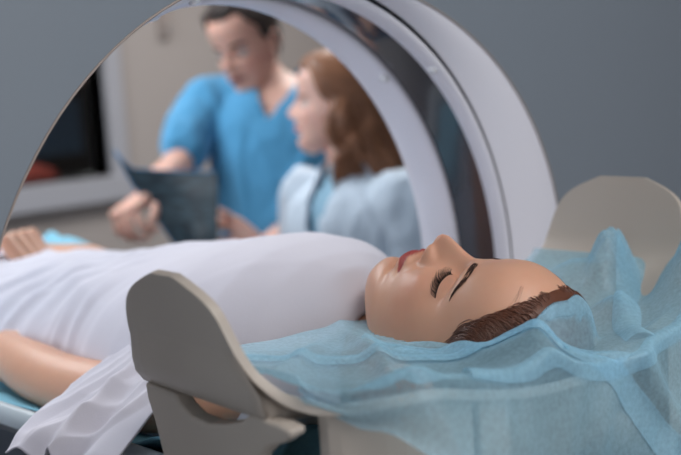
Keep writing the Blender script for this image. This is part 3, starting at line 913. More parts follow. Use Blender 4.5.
bv = o.modifiers.new('round', 'BEVEL'); bv.width = .0035; bv.segments = 3; bv.limit_method = 'ANGLE'; bv.angle_limit = .9
# side supports under the shoulders with the lens-shaped gap, and end panels
def plate(outer, axis, c0, c1, name, material=M['holder']):
    """extrude polygon between c0 and c1; outer given as (u, z); axis 'x' -> u is y, axis 'y' -> u is x"""
    bm = bmesh.new()
    def mk(c):
        return [bm.verts.new((c, u, z) if axis == 'x' else (u, c, z)) for u, z in outer]
    A = mk(c0); B = mk(c1); n = len(outer)
    bm.faces.new(A); bm.faces.new(B[::-1])
    for i in range(n): bm.faces.new((A[i], B[i], B[(i + 1) % n], A[(i + 1) % n]))
    bmesh.ops.recalc_face_normals(bm, faces=bm.faces)
    me = bpy.data.meshes.new(name); bm.to_mesh(me); bm.free(); me.materials.append(material)
    o = bpy.data.objects.new(name, me); COL.objects.link(o); o.parent = holder; o.matrix_parent_inverse = parent_matrix(holder).inverted()
    m = o.modifiers.new('b', 'BEVEL'); m.width = .003; m.segments = 3; m.limit_method = 'ANGLE'; m.angle_limit = .6
    for p in me.polygons: p.use_smooth = False
    return o
def arc(c, r, a0, a1, n, sy=1.0):
    return [(c[0] + r * math.cos(math.radians(a0 + (a1 - a0) * i / n)), c[1] + sy * r * math.sin(math.radians(a0 + (a1 - a0) * i / n))) for i in range(n + 1)]
for s in (-1, 1):
    x0 = CX + s * .274; x1 = CX + s * .290
    prof = [(q, holder_z(q, .6) - .003) for q in np.linspace(.22, .2940, 20)] + [(.3005, 1.284), (.2985, 1.266), (.2968, 1.250), (.2955, 1.236), (.2930, 1.224), (.2870, 1.214), (.2760, 1.208), (.2600, 1.204), (.22, 1.196)]
    mb = MB(); v = []; m_ = len(prof); nn = 12
    for (q, z) in prof:
        a_, b_ = y_range(q, max(z, 1.2055), s)
        if z < 1.25 : a_, b_ = max(a_, np.interp(z, [1.196, 1.21, 1.25], [.535, .515, .500]) - .01 * s), b_ - np.interp(z, [1.198, 1.21, 1.24], [.012, .005, .0])
        for j in range(nn): v.append((CX + s * q, a_ + .003 + (b_ - a_ - .006) * j / (nn - 1), z))
    f = [(i * nn + j, ((i + 1) % m_) * nn + j, ((i + 1) % m_) * nn + j + 1, i * nn + j + 1) for i in range(m_) for j in range(nn - 1)]
    f += [tuple(i * nn for i in range(m_))[::-1], tuple(i * nn + nn - 1 for i in range(m_))]
    mb.add(v, f); mb.build('wing_backing', M['holder'], holder)
    # leg under the wing: broad column with curved sides, hollowed along the top
    pts = [(.690, 1.214), (.688, 1.200), (.680, 1.182), (.672, 1.155), (.668, 1.10), (.67, 1.046), (.548, 1.046), (.549, 1.12), (.546, 1.165), (.538, 1.184), (.524, 1.196), (.508, 1.202), (.498, 1.209), (.496, 1.214)]
    pts += [(.510, 1.216), (.545, 1.216), (.554, 1.209), (.575, 1.202), (.600, 1.197), (.622, 1.198), (.636, 1.204), (.645, 1.212)]
    plate(pts, 'x', min(x0, x1), max(x0, x1), 'side_support')
# head-end panels following the rounded end, with dark openings between them
def end_panel(x0, x1, name, off=0.0, thick=.010, zb=1.046):
    mb = MB(); v = []; n_ = 24
    for i in range(n_):
        x = x0 + (x1 - x0) * i / (n_ - 1); q = abs(x - CX)
        ye = y_range(q, holder_z(q, .6) if q > .2 else 1.2)[0] + .008 - off
        zt = holder_z(q, ye) - .007
        for (y, z) in ((ye, zb), (ye, zt), (ye + thick, zt), (ye + thick, zb)): v.append((x, y, z))
    f = [(i * 4 + j, i * 4 + (j + 1) % 4, (i + 1) * 4 + (j + 1) % 4, (i + 1) * 4 + j) for i in range(n_ - 1) for j in range(4)]
    f += [(3, 2, 1, 0), tuple((n_ - 1) * 4 + j for j in range(4))]
    mb.add(v, f); mb.build(name, M['holder'], holder, False)
for s in (-1, 1):
    xs_ = sorted((CX + s * .262, CX + s * .152)); end_panel(xs_[0], xs_[1], 'end_panel')
    xs_ = sorted((CX + s * .148, CX + s * .116)); end_panel(xs_[0], xs_[1], 'end_post', off=.004, thick=.02)
plate([(CX - .298, 1.034), (CX + .298, 1.034), (CX + .298, 1.047), (CX - .298, 1.047)], 'y', .44, .745, 'mounting_plate')
# bracket tying the plate to the couch
MB().box(CX - .12, .60, 1.005, CX + .12, .80, 1.034).build('mounting_bracket', M['couch'], holder, False)
holder.rotation_euler = (0, -.015, -.065)

mb = MB(); mb.ball((.585, .615, 1.100), (.072, .075, .052), 60, 40)
v = mb.V(); n_ = normals_of(v, mb.f); v = v + n_ * np.array([(.010 * (1 - min(1, abs(noise.noise(Vector((p[0] * 26, p[1] * 26, p[2] * 26)))) * 3)) - .004) for p in v])[:, None]; v[:, 2] = np.clip(v[:, 2], 1.0475, 1.16)
o = mesh_obj('crumpled_cloth', v, mb.f, M['sheet']); tag(o, 'crumpled blue cloth tucked under the near side of the head holder', 'cloth')
# ------------------------------------------------------------------ PATIENT GOWN
def fold(X, Y, Z, sx, sy, rot, seed):
    c, s = math.cos(rot), math.sin(rot)
    u = (X * c + Y * s) * sx; v = (-X * s + Y * c) * sy
    n = noise.noise(Vector((u, v, seed)))
    return 1 - min(1, abs(n) * 3.2)
def build_gown():
    nth, ny = 150, 230
    ys = np.linspace(0, 1, ny) ** 1.3 * (2.02 - .714) + .714
    A = np.interp(ys, [.714, .719, .735, .76, .80, .86, .95, 1.1, 1.25, 1.4, 1.7, 2.05], [.0505, .060, .085, .135, .178, .198, .185, .160, .168, .190, .200, .205])
    T = np.interp(ys, [.714, .719, .735, .76, .80, .86, .92, 1.0, 1.1, 1.2, 1.33, 1.5, 1.8, 2.05], [1.2105, 1.230, 1.254, 1.267, 1.278, 1.2800, 1.271, 1.255, 1.238, 1.223, 1.209, 1.200, 1.200, 1.195])
    V = []
    for i, y in enumerate(ys):
        for j in range(nth):
            th = PI * (1.04 - 1.08 * j / (nth - 1))
            c, s = math.cos(th), math.sin(th)
            zb = 1.098
            x = AX + A[i] * np.sign(c) * abs(c) ** .82 * (1 + (.28 * float(sstep(.85, 1.05, y)) if c > 0 else 0))
            z = zb + (T[i] - zb) * (abs(s) ** .80) * (1 if s > 0 else -1)
            # folds: long diagonal ones over belly and side, chest almost smooth
            m = float(sstep(.93, 1.08, y)); side = float(sstep(-.2, .75, -c))
            k = .004 * fold(x, y, z, 15, 3.4, .35, 1.7) * (.15 + m) + .007 * m * fold(x, y, z, 9, 2.2, -.25, 5.2)
            k += .0075 * (m * .9 + .12) * side * fold(x, y, z, 22, 5.0, .9, 9.1)
            k += .0016 * noise.noise(Vector((x * 12, y * 9, 2)))
            nx_, nz_ = c * .6, max(s, 0.05)
            x += nx_ * k; z = max(z, 1.083 + .05 * abs((x - AX) / .25) ** 2.4) + nz_ * k
            V.append((x, y, z))
    F = [(i * nth + j, i * nth + j + 1, (i + 1) * nth + j + 1, (i + 1) * nth + j) for i in range(ny - 1) for j in range(nth - 1)]
    F = [q[::-1] for q in F]
    mb = MB(); mb.add(V, F)
    # wide short sleeves draped over the upper arm and past the couch edge
    for sgn in (-1, 1):
        ni, nj = 90, 110; V = []
        for i in range(ni):
            a = i / (ni - 1)
            for j in range(nj):
                b = j / (nj - 1)
                y = .735 + .215 * a
                ytop = .780 + .160 * a                 # at the body
                yout = .735 + .172 * a                 # along the free edge
                y = ytop * (1 - b) + yout * b
                s = .135 + b * (.318 - .135) - .010 * a * (1 - b)
                if sgn > 0: s = .135 + b * (.262 - .135)
                zc = np.interp(s, [.13, .165, .195, .225, .25, .275, .30, .32], [1.222, 1.214, 1.200, 1.182, 1.166, 1.152, 1.139, 1.126])
                zc -= .042 * a ** 2 * (1 - .72 * b)
                zc -= .03 * float(sstep(.2, .0, a)) * float(sstep(.25, .9, b)) * 0
                f1 = fold(s, y, 0, 30, 4.5, -.95, 3.3); f2 = fold(s, y, 0, 17, 6.0, -.4, 7.7)
                z = zc + .0085 * f1 * (.3 + .7 * b) + .006 * f2 * b
                z += .011 * math.exp(-((a - .42 - .10 * b) / .055) ** 2) * float(sstep(.15, .6, b))
                z -= .010 * math.exp(-((a - .26 - .10 * b) / .07) ** 2) * float(sstep(.2, .8, b))
                # round the outer hem over
                z -= .007 * float(sstep(.90, 1.0, b)) ** 1.5
                y += .006 * noise.noise(Vector((s * 30, a * 6, 4))) * a
                V.append((AX + sgn * s, y, z))
        F = [(i * nj + j, i * nj + j + 1, (i + 1) * nj + j + 1, (i + 1) * nj + j) for i in range(ni - 1) for j in range(nj - 1)]
        if sgn < 0: F = [q[::-1] for q in F]
        mb.add(V, F)
    o = mb.build('hospital_gown', M['gown'], patient_body)
    so = o.modifiers.new('thick', 'SOLIDIFY'); so.thickness = .0018; so.offset = -1
    return o
gown = build_gown()
# ------------------------------------------------------------------ SHEER BLUE CLOTH over the head holder
hb = BVHTree.FromPolygons([Vector(p) for p in tf(MH, HP)], [q[::-1] for q in HF])
def head_top(x, y):
    loc, n, i, d = hb.ray_cast(Vector((x, y, 1.6)), Vector((0, 0, -1)))
    return loc.z if loc else None
def bump2(x, y, cx, cy, sx, sy, rot=0.0):
    c, s = math.cos(rot), math.sin(rot); dx, dy = x - cx, y - cy
    u = (dx * c + dy * s) / sx; v = (-dx * s + dy * c) / sy
    return math.exp(-u * u - v * v)
def rim_y(x):
    s = abs(x - CX)
    return float(np.interp(s, [0, .10, .22, .240, .255, .268, .28], [.433, .433, .438, .442, .456, .486, .512])) - .065 * (x - CX)
def hzl(d, y): return holder_z(d, y + .065 * d)
def hammock(x, y):
    d = x - CX
    # near shoulder 1.232 -> beside the head 1.212, crown end rises over the rim, far side draped up to the wing
    z = np.interp(d, [-.27, -.20, -.10, .0, .10, .17, .22, .26, .29], [1.232, 1.219, 1.212, 1.200, 1.200, 1.208, 1.216, 1.226, 1.240])
    t = float(sstep(.50, .44, y))
    zr_ = 1.2045 + .055 * (d / .25) ** 2 * (1 if d < 0 else .4)
    z = z + (zr_ - z) * t
    # rise beside the temple towards the crown
    z += .028 * bump2(x, y, CX - .075, .470, .050, .034, .5)
    return z
def build_cloth():
    nx, ny1, ny2 = 210, 170, 110
    X0, X1 = .474, 1.030
    V = []
    for j in range(ny1 + ny2):
        for i in range(nx):
            x = X0 + (X1 - X0) * i / (nx - 1)
            yr = rim_y(x)
            if j < ny1:
                t = j / (ny1 - 1)
                y0 = .705 - .012 * float(sstep(.80, .95, x)) 
                y = y0 + (yr - y0) * t
                z = hammock(x, y)
                # soft random creases
                z += .0035 * noise.noise(Vector((x * 17, y * 17, 1.1)))
                z += .0050 * fold(x, y, 0, 9, 4, .9, 4.4) * (1 - .6 * float(sstep(.75, .6, x)))
                # pleats standing up in front of the temple
                z += .010 * bump2(x, y, .684, .562, .010, .045, .35)
                z += .009 * bump2(x, y, .668, .530, .008, .030, -.2)
                # long diagonal fold running over the near side
                z += .010 * bump2(x, y, .600, .560, .010, .16, -.62)
                z += .008 * bump2(x, y, .545, .600, .009, .13, -1.0)
                z += .010 * bump2(x, y, .700, .470, .012, .08, -.9)
                # standing folds at the far side
                z += .060 * bump2(x, y, .972, .560, .036, .019, .25) * (1 + .25 * noise.noise(Vector((x * 60, y * 60, 3))))
                z += .020 * bump2(x, y, .955, .598, .055, .026, .35)
                z += .072 * bump2(x, y, .985, .462, .070, .030, .35)
                z -= .010 * bump2(x, y, .965, .515, .05, .016, .25)
                z += .022 * bump2(x, y, .880, .500, .030, .016, .7)
                zh = head_top(x, y)
                if y < .51:
                    for dx, dy in ((.012, 0), (-.012, 0), (0, -.010), (.008, -.007), (-.008, -.007)):
                        z2 = head_top(x + dx, y + dy)
                        if z2 is not None: zh = z2 if zh is None else max(zh, z2)
                if zh is not None:
                    tt = float(sstep(.4890, .4805, y + .003 * noise.noise(Vector((x * 40, 2, 1)))))
                    over = max(z, zh + .0075 + .003 * noise.noise(Vector((x * 45, y * 45, 5))))
                    under = min(z, zh - .010) if zh > z + .001 else z
                    z = under * (1 - tt) + over * tt
                hz = hzl(x - CX, max(y, yr + .002))
                z = max(z, hz + .004)
                V.append((x, y, z))
            else:
                t = (j - ny1 + 1) / ny2
                d = x - CX
                L = .19 * float(sstep(-.272, -.13, d)) ** .7 + .012
                zt = V[(ny1 - 1) * nx + i][2]
                drop = L * t
                out = .007 + .010 * t + .010 * (1 - math.exp(-t * 5)) * fold(x, t * .2, 0, 14, 5, .35, 6.6) + .012 * math.sin(x * 34 + t * 1.5) * t
                # a heavy diagonal pleat on the hanging part
                out += .012 * bump2(x, t, .775 + .10 * t, t, .016, 9)
                y = yr - out
                xx = x + .035 * t * float(sstep(-.28, .1, d))
                V.append((xx, y, zt - drop * (1 - .03 * math.sin(x * 20)) - .004 * min(1, t * 8)))
    nyt = ny1 + ny2
    G = np.array(V).reshape(nyt, nx, 3)
    for _ in range(2):
        G[1:-1, 1:-1] = (G[1:-1, 1:-1] * 4 + G[:-2, 1:-1] + G[2:, 1:-1] + G[1:-1, :-2] + G[1:-1, 2:]) / 8
    # keep the fabric just outside the covered crown of the head
    for it in range(4):
        for j in range(ny1 - 60, nyt):
            for i in range(nx):
                q = G[j, i]
                if q[1] > .486 or q[1] < .40 or abs(q[0] - CX) > .10: continue
                loc, nn_, idx, dist = hb.find_nearest(Vector(q))
                if (Vector(q) - loc).dot(nn_) < .009:
                    G[j, i] = loc + nn_ * .009
        if it < 3: G[ny1 - 62:-1, 1:-1] = np.where((G[ny1 - 62:-1, 1:-1, 1:2] < .484), (G[ny1 - 62:-1, 1:-1] * 2 + G[ny1 - 63:-2, 1:-1] + G[ny1 - 61:, 1:-1] + G[ny1 - 62:-1, :-2] + G[ny1 - 62:-1, 2:]) / 6, G[ny1 - 62:-1, 1:-1])
    V = G.reshape(-1, 3)
    F = [(j * nx + i, (j + 1) * nx + i, (j + 1) * nx + i + 1, j * nx + i + 1) for j in range(nyt - 1) for i in range(nx - 1)]
    o = mesh_obj('drape_cloth', V, F, M['sheer'])
    tag(o, 'sheer light blue disposable cloth draped over the head holder and around the head', 'cloth')
    # doubled-over pleats of the same fabric lying on the drape
    def at(x, t):
        fi = np.clip((x - X0) / (X1 - X0), 0, 1) * (nx - 1)
        fj = t * (ny1 - 1) if t <= 1 else (ny1 - 1) + (t - 1) * ny2
        fj = min(max(fj, 0), nyt - 1.001); i0 = min(int(fi), nx - 2); j0 = int(fj); a = fi - i0; b = fj - j0
        return (G[j0, i0] * (1 - a) + G[j0, i0 + 1] * a) * (1 - b) + (G[j0 + 1, i0] * (1 - a) + G[j0 + 1, i0 + 1] * a) * b
    for path, wd, amp in (([(.640, .50), (.668, .72), (.712, .94), (.745, 1.08), (.790, 1.45), (.850, 1.98)], .016, .004),
                          ([(.515, .20), (.570, .42), (.640, .66), (.715, .90), (.760, 1.02)], .010, .004),
                          ([(.640, .36), (.655, .55), (.675, .75), (.700, .97)], .009, .005),
                          ([(.575, .99), (.66, 1.03), (.75, 1.04), (.84, 1.02), (.94, .98)], .010, .003),
                          ([(1.015, .50), (.96, .60), (.90, .72), (.84, .86), (.80, .99)], .014, .005)):
        pp = spline(path, 90); vv = []; mm = 16
        for i, (px, pt) in enumerate(pp):
            d = pp[min(i + 1, 89)] - pp[max(i - 1, 0)]; sx = d[1] * .25; st = -d[0]; L = math.hypot(sx, st * .3) + 1e-9
            wv = wd * (1 + .35 * noise.noise(Vector((i * .05, wd * 900, 1))))
            for j in range(mm):
                b = j / (mm - 1) * 2 - 1
                q = at(px + b * wv * sx / L, pt + b * wv * st / L) + np.array([0, -.0015, .0022 + amp * (1 - b * b)])
                vv.append(tuple(q))
        ff = [(i * mm + j, i * mm + j + 1, (i + 1) * mm + j + 1, (i + 1) * mm + j) for i in range(89) for j in range(mm - 1)]
        mesh_obj('pleat', vv, ff, M['sheer'], o)
    return o
cloth = build_cloth()
# ------------------------------------------------------------------ STANDING MEDICS
VF = Vector((.7101, .7041, 0)); VR = Vector((.7041, -.7101, 0)); VZ = Vector((0, 0, 1))
CAMP = Vector((0, 0, 1.45))
def deeper(k):
    return lambda x, y, z: CAMP + (Vector((x, y, z)) - CAMP) * k

def add_eyes(body, mh, lookl=0.0):
    for s in (-1, 1):
        mb = MB(); mb.ball((s * .031, .0715, .1195), .0118, 18, 12); mb.v = [tf(mh, v) for v in mb.v]
        e = mb.build('eye', M['eye_white'], body)
        mb = MB(); mb.ball((s * .031 + lookl * .003, .0785, .1190), .0062, 12, 8); mb.v = [tf(mh, v) for v in mb.v]
        mb.build('iris', M['iris'], e)

def add_brows(body, mh, P, F, m, thick):
    bvh = BVHTree.FromPolygons([Vector(p) for p in P], F)
    for s in (-1, 1):
        mb = MB(); pts = []
        for i in range(14):
            a = i / 13; al = .012 + a * .036
            h = .1385 + .0045 * math.sin(min(1, a * 1.25) * PI * .62) - .004 * max(0, a - .62)
            loc, n, i_, d = bvh.ray_cast(Vector((s * al, .2, h)), Vector((0, -1, 0)))
            if loc: pts.append(loc + n * .0006)
        mb.tube(pts, [(thick * (1 - .5 * abs(i / 13 - .35)), .0014) for i in range(len(pts))], seg=8, up=(0, 0, 1))
        mb.v = [tf(mh, v) for v in mb.v]
        mb.build('eyebrow', m, body)

def wrinkle(v, f, amt, scale, seed, keepz=None):
    n = normals_of(v, f)
    a = np.array([1 - min(1, abs(noise.noise(Vector((p[0] * scale, p[1] * scale, p[2] * scale * .45 + seed)))) * 3) for p in v])
    return v + n * (a * amt)[:, None]

def shell_part(P, F, mask, off):
    n = normals_of(P, F)
    keep = set(np.nonzero(mask)[0].tolist())
    fc = [q for q in F if len(q) == 4 and all(i in keep for i in q)]
    used = sorted({i for q in fc for i in q}); mp = {i: j for j, i in enumerate(used)}
    return (P + n * off[:, None])[used], [tuple(mp[i] for i in q) for q in fc]

def shoes(root, feet):
    for (c, d) in feet:
        mb = MB(); c = Vector(c); d = Vector(d).normalized()
        limb(mb, [tuple(c - d * .07 + VZ * .045) + (.040, .038), tuple(c + d * .02 + VZ * .045) + (.040, .040), tuple(c + d * .13 + VZ * .036) + (.030, .044), tuple(c + d * .17 + VZ * .03) + (.024, .034)], seg=16, up=VZ)
        for a in mb.v: a[:, 2] = np.maximum(a[:, 2], .002)
        mb.build('shoe', M['shoe'], root)

# ---- man in blue scrubs
def build_man():
    K = deeper(1.08)
    root = empty('person', (1.75, 2.02, 0), 'dark-haired man in blue short-sleeved scrubs leaning forward and holding a radiograph', 'person')
    sc = 1.06
    hc = K(1.664, 1.935, 1.556)
    up = (VZ * .94 - VF * .22 - VR * .24).normalized()
    fr = (-VF * .84 - VR * .46 - VZ * .28)
    mh = frame_mat((0, 0, 0), None, fr, up, sc)
    o = hc - Vector(tf(mh, [(0, .0, .125)])[0]) ; mh = Matrix.Translation(o) @ mh
    P, F, mk = head_mesh(False, eyes_open=True, nu=150, nv=140)
    hv = tf(mh, P)
    def k(x, y, z, *r): return tuple(K(x, y, z)) + r
    nb = K(1.712, 1.912, 1.432)
    jaw = Vector(tf(mh, [(0, -.012, .045)])[0])
    mb = MB()
    limb(mb, [tuple(jaw) + (.058,), tuple((jaw + nb) / 2) + (.060,), tuple(nb) + (.068,)], seg=20)
    T = [(1.622, 1.828, .93, .105, .150), (1.634, 1.838, 1.05, .100, .130), (1.652, 1.850, 1.18, .100, .135), (1.682, 1.878, 1.31, .105, .155), (1.704, 1.900, 1.40, .080, .150), (1.712, 1.912, 1.44, .05, .09)]
    limb(mb, [k(*t) for t in T], seg=28, n=40, up=-VF)
    arms = {'r': [(1.590, 2.000, 1.425, .056), (1.500, 1.972, 1.350, .048), (1.418, 1.925, 1.280, .040), (1.340, 1.878, 1.258, .037), (1.262, 1.832, 1.232, .029)],
            'l': [(1.825, 1.822, 1.418, .056), (1.800, 1.815, 1.300, .050), (1.750, 1.810, 1.150, .044), (1.600, 1.760, 1.105, .039), (1.470, 1.705, 1.090, .029)]}
    for a in arms.values(): limb(mb, [k(*t) for t in a], seg=18, n=26)
    for s in (-1, 1):
        hp = K(1.600, 1.85, .90) + VR * .085 * s; kn = Vector((hp.x, hp.y, .50)) - VF * .02 + VR * .01 * s; an = Vector((hp.x, hp.y, .09)) + VF * .02 + VR * .02 * s
        limb(mb, [tuple(hp) + (.088,), tuple((hp + kn) / 2) + (.080,), tuple(kn) + (.058,), tuple((kn + an) / 2 + VF * .01) + (.055,), tuple(an) + (.038,)], seg=18, n=26)
    bv, bf = fuse(mb, .010, 5)
    h1 = hand_mb(K(1.262, 1.832, 1.232), (-.90, -.34, -.30), (-.45, .10, .80), -1, curl=.85, thumb=.7, size=1.10, spread=.2)
    h2 = hand_mb(K(1.452, 1.695, 1.096), (-.85, -.20, .50), (-.50, -.65, .55), 1, curls=[.25, .55, .70, .80], thumb=.35, size=1.12, spread=.35)
    parts = [(hv, [q[::-1] for q in F]), (bv, bf), fuse(h1, .004, 3), fuse(h2, .004, 3)]
    for s in (-1, 1):
        e = ear_mb(s); parts.append((tf(mh, e.V()), e.f))
    V, FF = join_parts(parts)
    SKM = rgb(222, 174, 156)
    body = mesh_obj('body', V, FF, M['skin'], root, colors=skin_colors(mk, SKM, rgb(160, 92, 86), len(V) - len(hv)))
    add_eyes(body, mh, -.3)
    add_brows(body, mh, P, F, M['hair_dark'], .0042)
    # short dark hair
    l, f, h = P[:, 0], P[:, 1], P[:, 2]
    hl = .204 - .030 * sstep(.075, .045, f) - .045 * sstep(.045, .02, f) - .055 * sstep(.01, -.03, f) + .010 * np.exp(-((np.abs(l) - .042) / .012) ** 2) * (f > .03)
    nz = vnoise(P, 55, 3.0)
    off = (.001 + .011 * sstep(0, .02, h - hl)) * (1 + .25 * nz)
    hvv, hf = shell_part(P, F, h > hl, off)
    mb = MB(); mb.add(tf(mh, hvv), hf); 
    bvh = BVHTree.FromPolygons([Vector(p) for p in P], F)
    for i in range(260):
        j = random.randrange(len(P))
        if h[j] < hl[j] + .004: continue
        n = (Vector(P[j]) - Vector((0, 0, .12))).normalized(); p = Vector(P[j])
        q = [p + n * .006, p + n * .013 + Vector((0, .006, .002)), p + n * .015 + Vector((random.uniform(-.008, .008), .014, 0))]
        mb.tube([tuple(x) for x in tf(mh, [tuple(x) for x in q])], [.0022, .0018, .0006], seg=5)
    mb.build('hair', M['hair_dark'], body)
    # scrub top
    mb = MB()
    T2 = [(t[0], t[1], t[2], t[3] + .016, t[4] + .016) for t in T[1:5]]
    T2 = [(1.600, 1.850, .86, .125, .190)] + T2 + [(1.708, 1.910, 1.425, .072, .125)]
    limb(mb, [k(*t) for t in T2], seg=30, n=44, up=-VF)
    limb(mb, [k(1.640, 1.965, 1.420, .058), k(1.590, 2.000, 1.415, .064), k(1.545, 1.992, 1.382, .062), k(1.490, 1.968, 1.338, .062), k(1.462, 1.950, 1.312, .062)], seg=20, n=24)
    limb(mb, [k(1.775, 1.858, 1.420, .060), k(1.822, 1.824, 1.415, .072), k(1.805, 1.818, 1.34, .073), k(1.785, 1.812, 1.285, .074), k(1.775, 1.81, 1.25, .075)], seg=20, n=24)
    v, fc = fuse(mb, .010, 5)
    v = wrinkle(v, fc, .010, 9, 4.0); v = wrinkle(v, fc, .004, 22, 9.0)
    # open V neck
    ap = K(1.640, 1.857, 1.375); c = np.array(nb)
    out = []
    keep = []
    for q in fc:
        m = v[list(q)].mean(0); d = Vector(m) - ap
        u = d.dot(VR) - .25 * d.z; fwd = -(Vector(m) - nb).dot(VF)
        if d.z > 0 and abs(u - .01) < d.z * .62 + .003 and fwd > -.03: continue
        if (Vector(m) - nb).dot(VZ) > -.02 and math.hypot((Vector(m) - nb).dot(VR), (Vector(m) - nb).dot(VF)) < .078: continue
        keep.append(q)
    o = mesh_obj('scrub_top', v, keep, M['scrub'], root)
    so = o.modifiers.new('t', 'SOLIDIFY'); so.thickness = .003; so.offset = -1
    # chest pocket
    # trousers
    mb = MB()
    limb(mb, [k(1.600, 1.85, .97, .118, .178), k(1.600, 1.85, .86, .118, .180)], seg=24, up=-VF)
    for s in (-1, 1):
        hp = K(1.600, 1.85, .88) + VR * .088 * s; kn = Vector((hp.x, hp.y, .50)) - VF * .02 + VR * .01 * s; an = Vector((hp.x, hp.y, .12)) + VF * .02 + VR * .02 * s
        limb(mb, [tuple(hp) + (.104,), tuple((hp + kn) / 2) + (.096,), tuple(kn) + (.080,), tuple((kn + an) / 2 + VF * .01) + (.076,), tuple(an) + (.072,)], seg=18, n=26)
    v, fc = fuse(mb, .012, 5); v = wrinkle(v, fc, .006, 8, 2.0)
    mesh_obj('scrub_trousers', v, fc, M['scrub'], root)
    hp = K(1.600, 1.85, .9)
    shoes(root, [((hp.x + VR.x * .105 * s, hp.y + VR.y * .105 * s, 0), -VF + VR * .12 * s) for s in (-1, 1)])
    return K
K = build_man()

# ---- the radiograph he holds
def build_film():
    c = [Vector(K(*p)) for p in ((1.206, 1.838, 1.296), (1.330, 1.668, 1.278), (1.298, 1.641, 1.120), (1.258, 1.705, 1.106))]
    n = 48; V = []; UV = []
    nrm = (c[1] - c[0]).cross(c[3] - c[0]).normalized()
    for i in range(n):
        a = i / (n - 1)
        for j in range(n):
            b = j / (n - 1)
            p = (c[0] * (1 - b) + c[1] * b) * (1 - a) + (c[3] * (1 - b) + c[2] * b) * a
            p = p + nrm * (.018 * math.sin(PI * b) * (1 - .3 * a) + .006 * math.sin(2 * PI * a))
            # curl of the top left corner
            cu = max(0, 1 - (a * 5 + b * 9)); p = p + (VZ * .040 - VR * .008) * cu ** 1.3
            V.append(tuple(p)); UV.append((b, 1 - a))
    F = [(i * n + j, i * n + j + 1, (i + 1) * n + j + 1, (i + 1) * n + j) for i in range(n - 1) for j in range(n - 1)]
    o = mesh_obj('radiograph', V, F, M['film'])
    uvl = o.data.uv_layers.new(name='UVMap')
    for lp in o.data.loops: uvl.data[lp.index].uv = UV[lp.vertex_index]
    so = o.modifiers.new('t', 'SOLIDIFY'); so.thickness = .0012
    tag(o, 'dark teal radiograph film held up by the man in blue scrubs', 'x-ray film')
    mb = MB()
    e = [Vector(V[j]) for j in range(0, n)]
    mb.tube(e[::3] + [e[-1]], .0016, seg=6)
    e = [Vector(V[i * n]) for i in range(0, n)]
    mb.tube(e[::3] + [e[-1]], .0016, seg=6)
    mb.build('film_edge_highlight', M['edge_highlight'], o)  # edge highlight of the film, put into the colour of blue tubes
build_film()

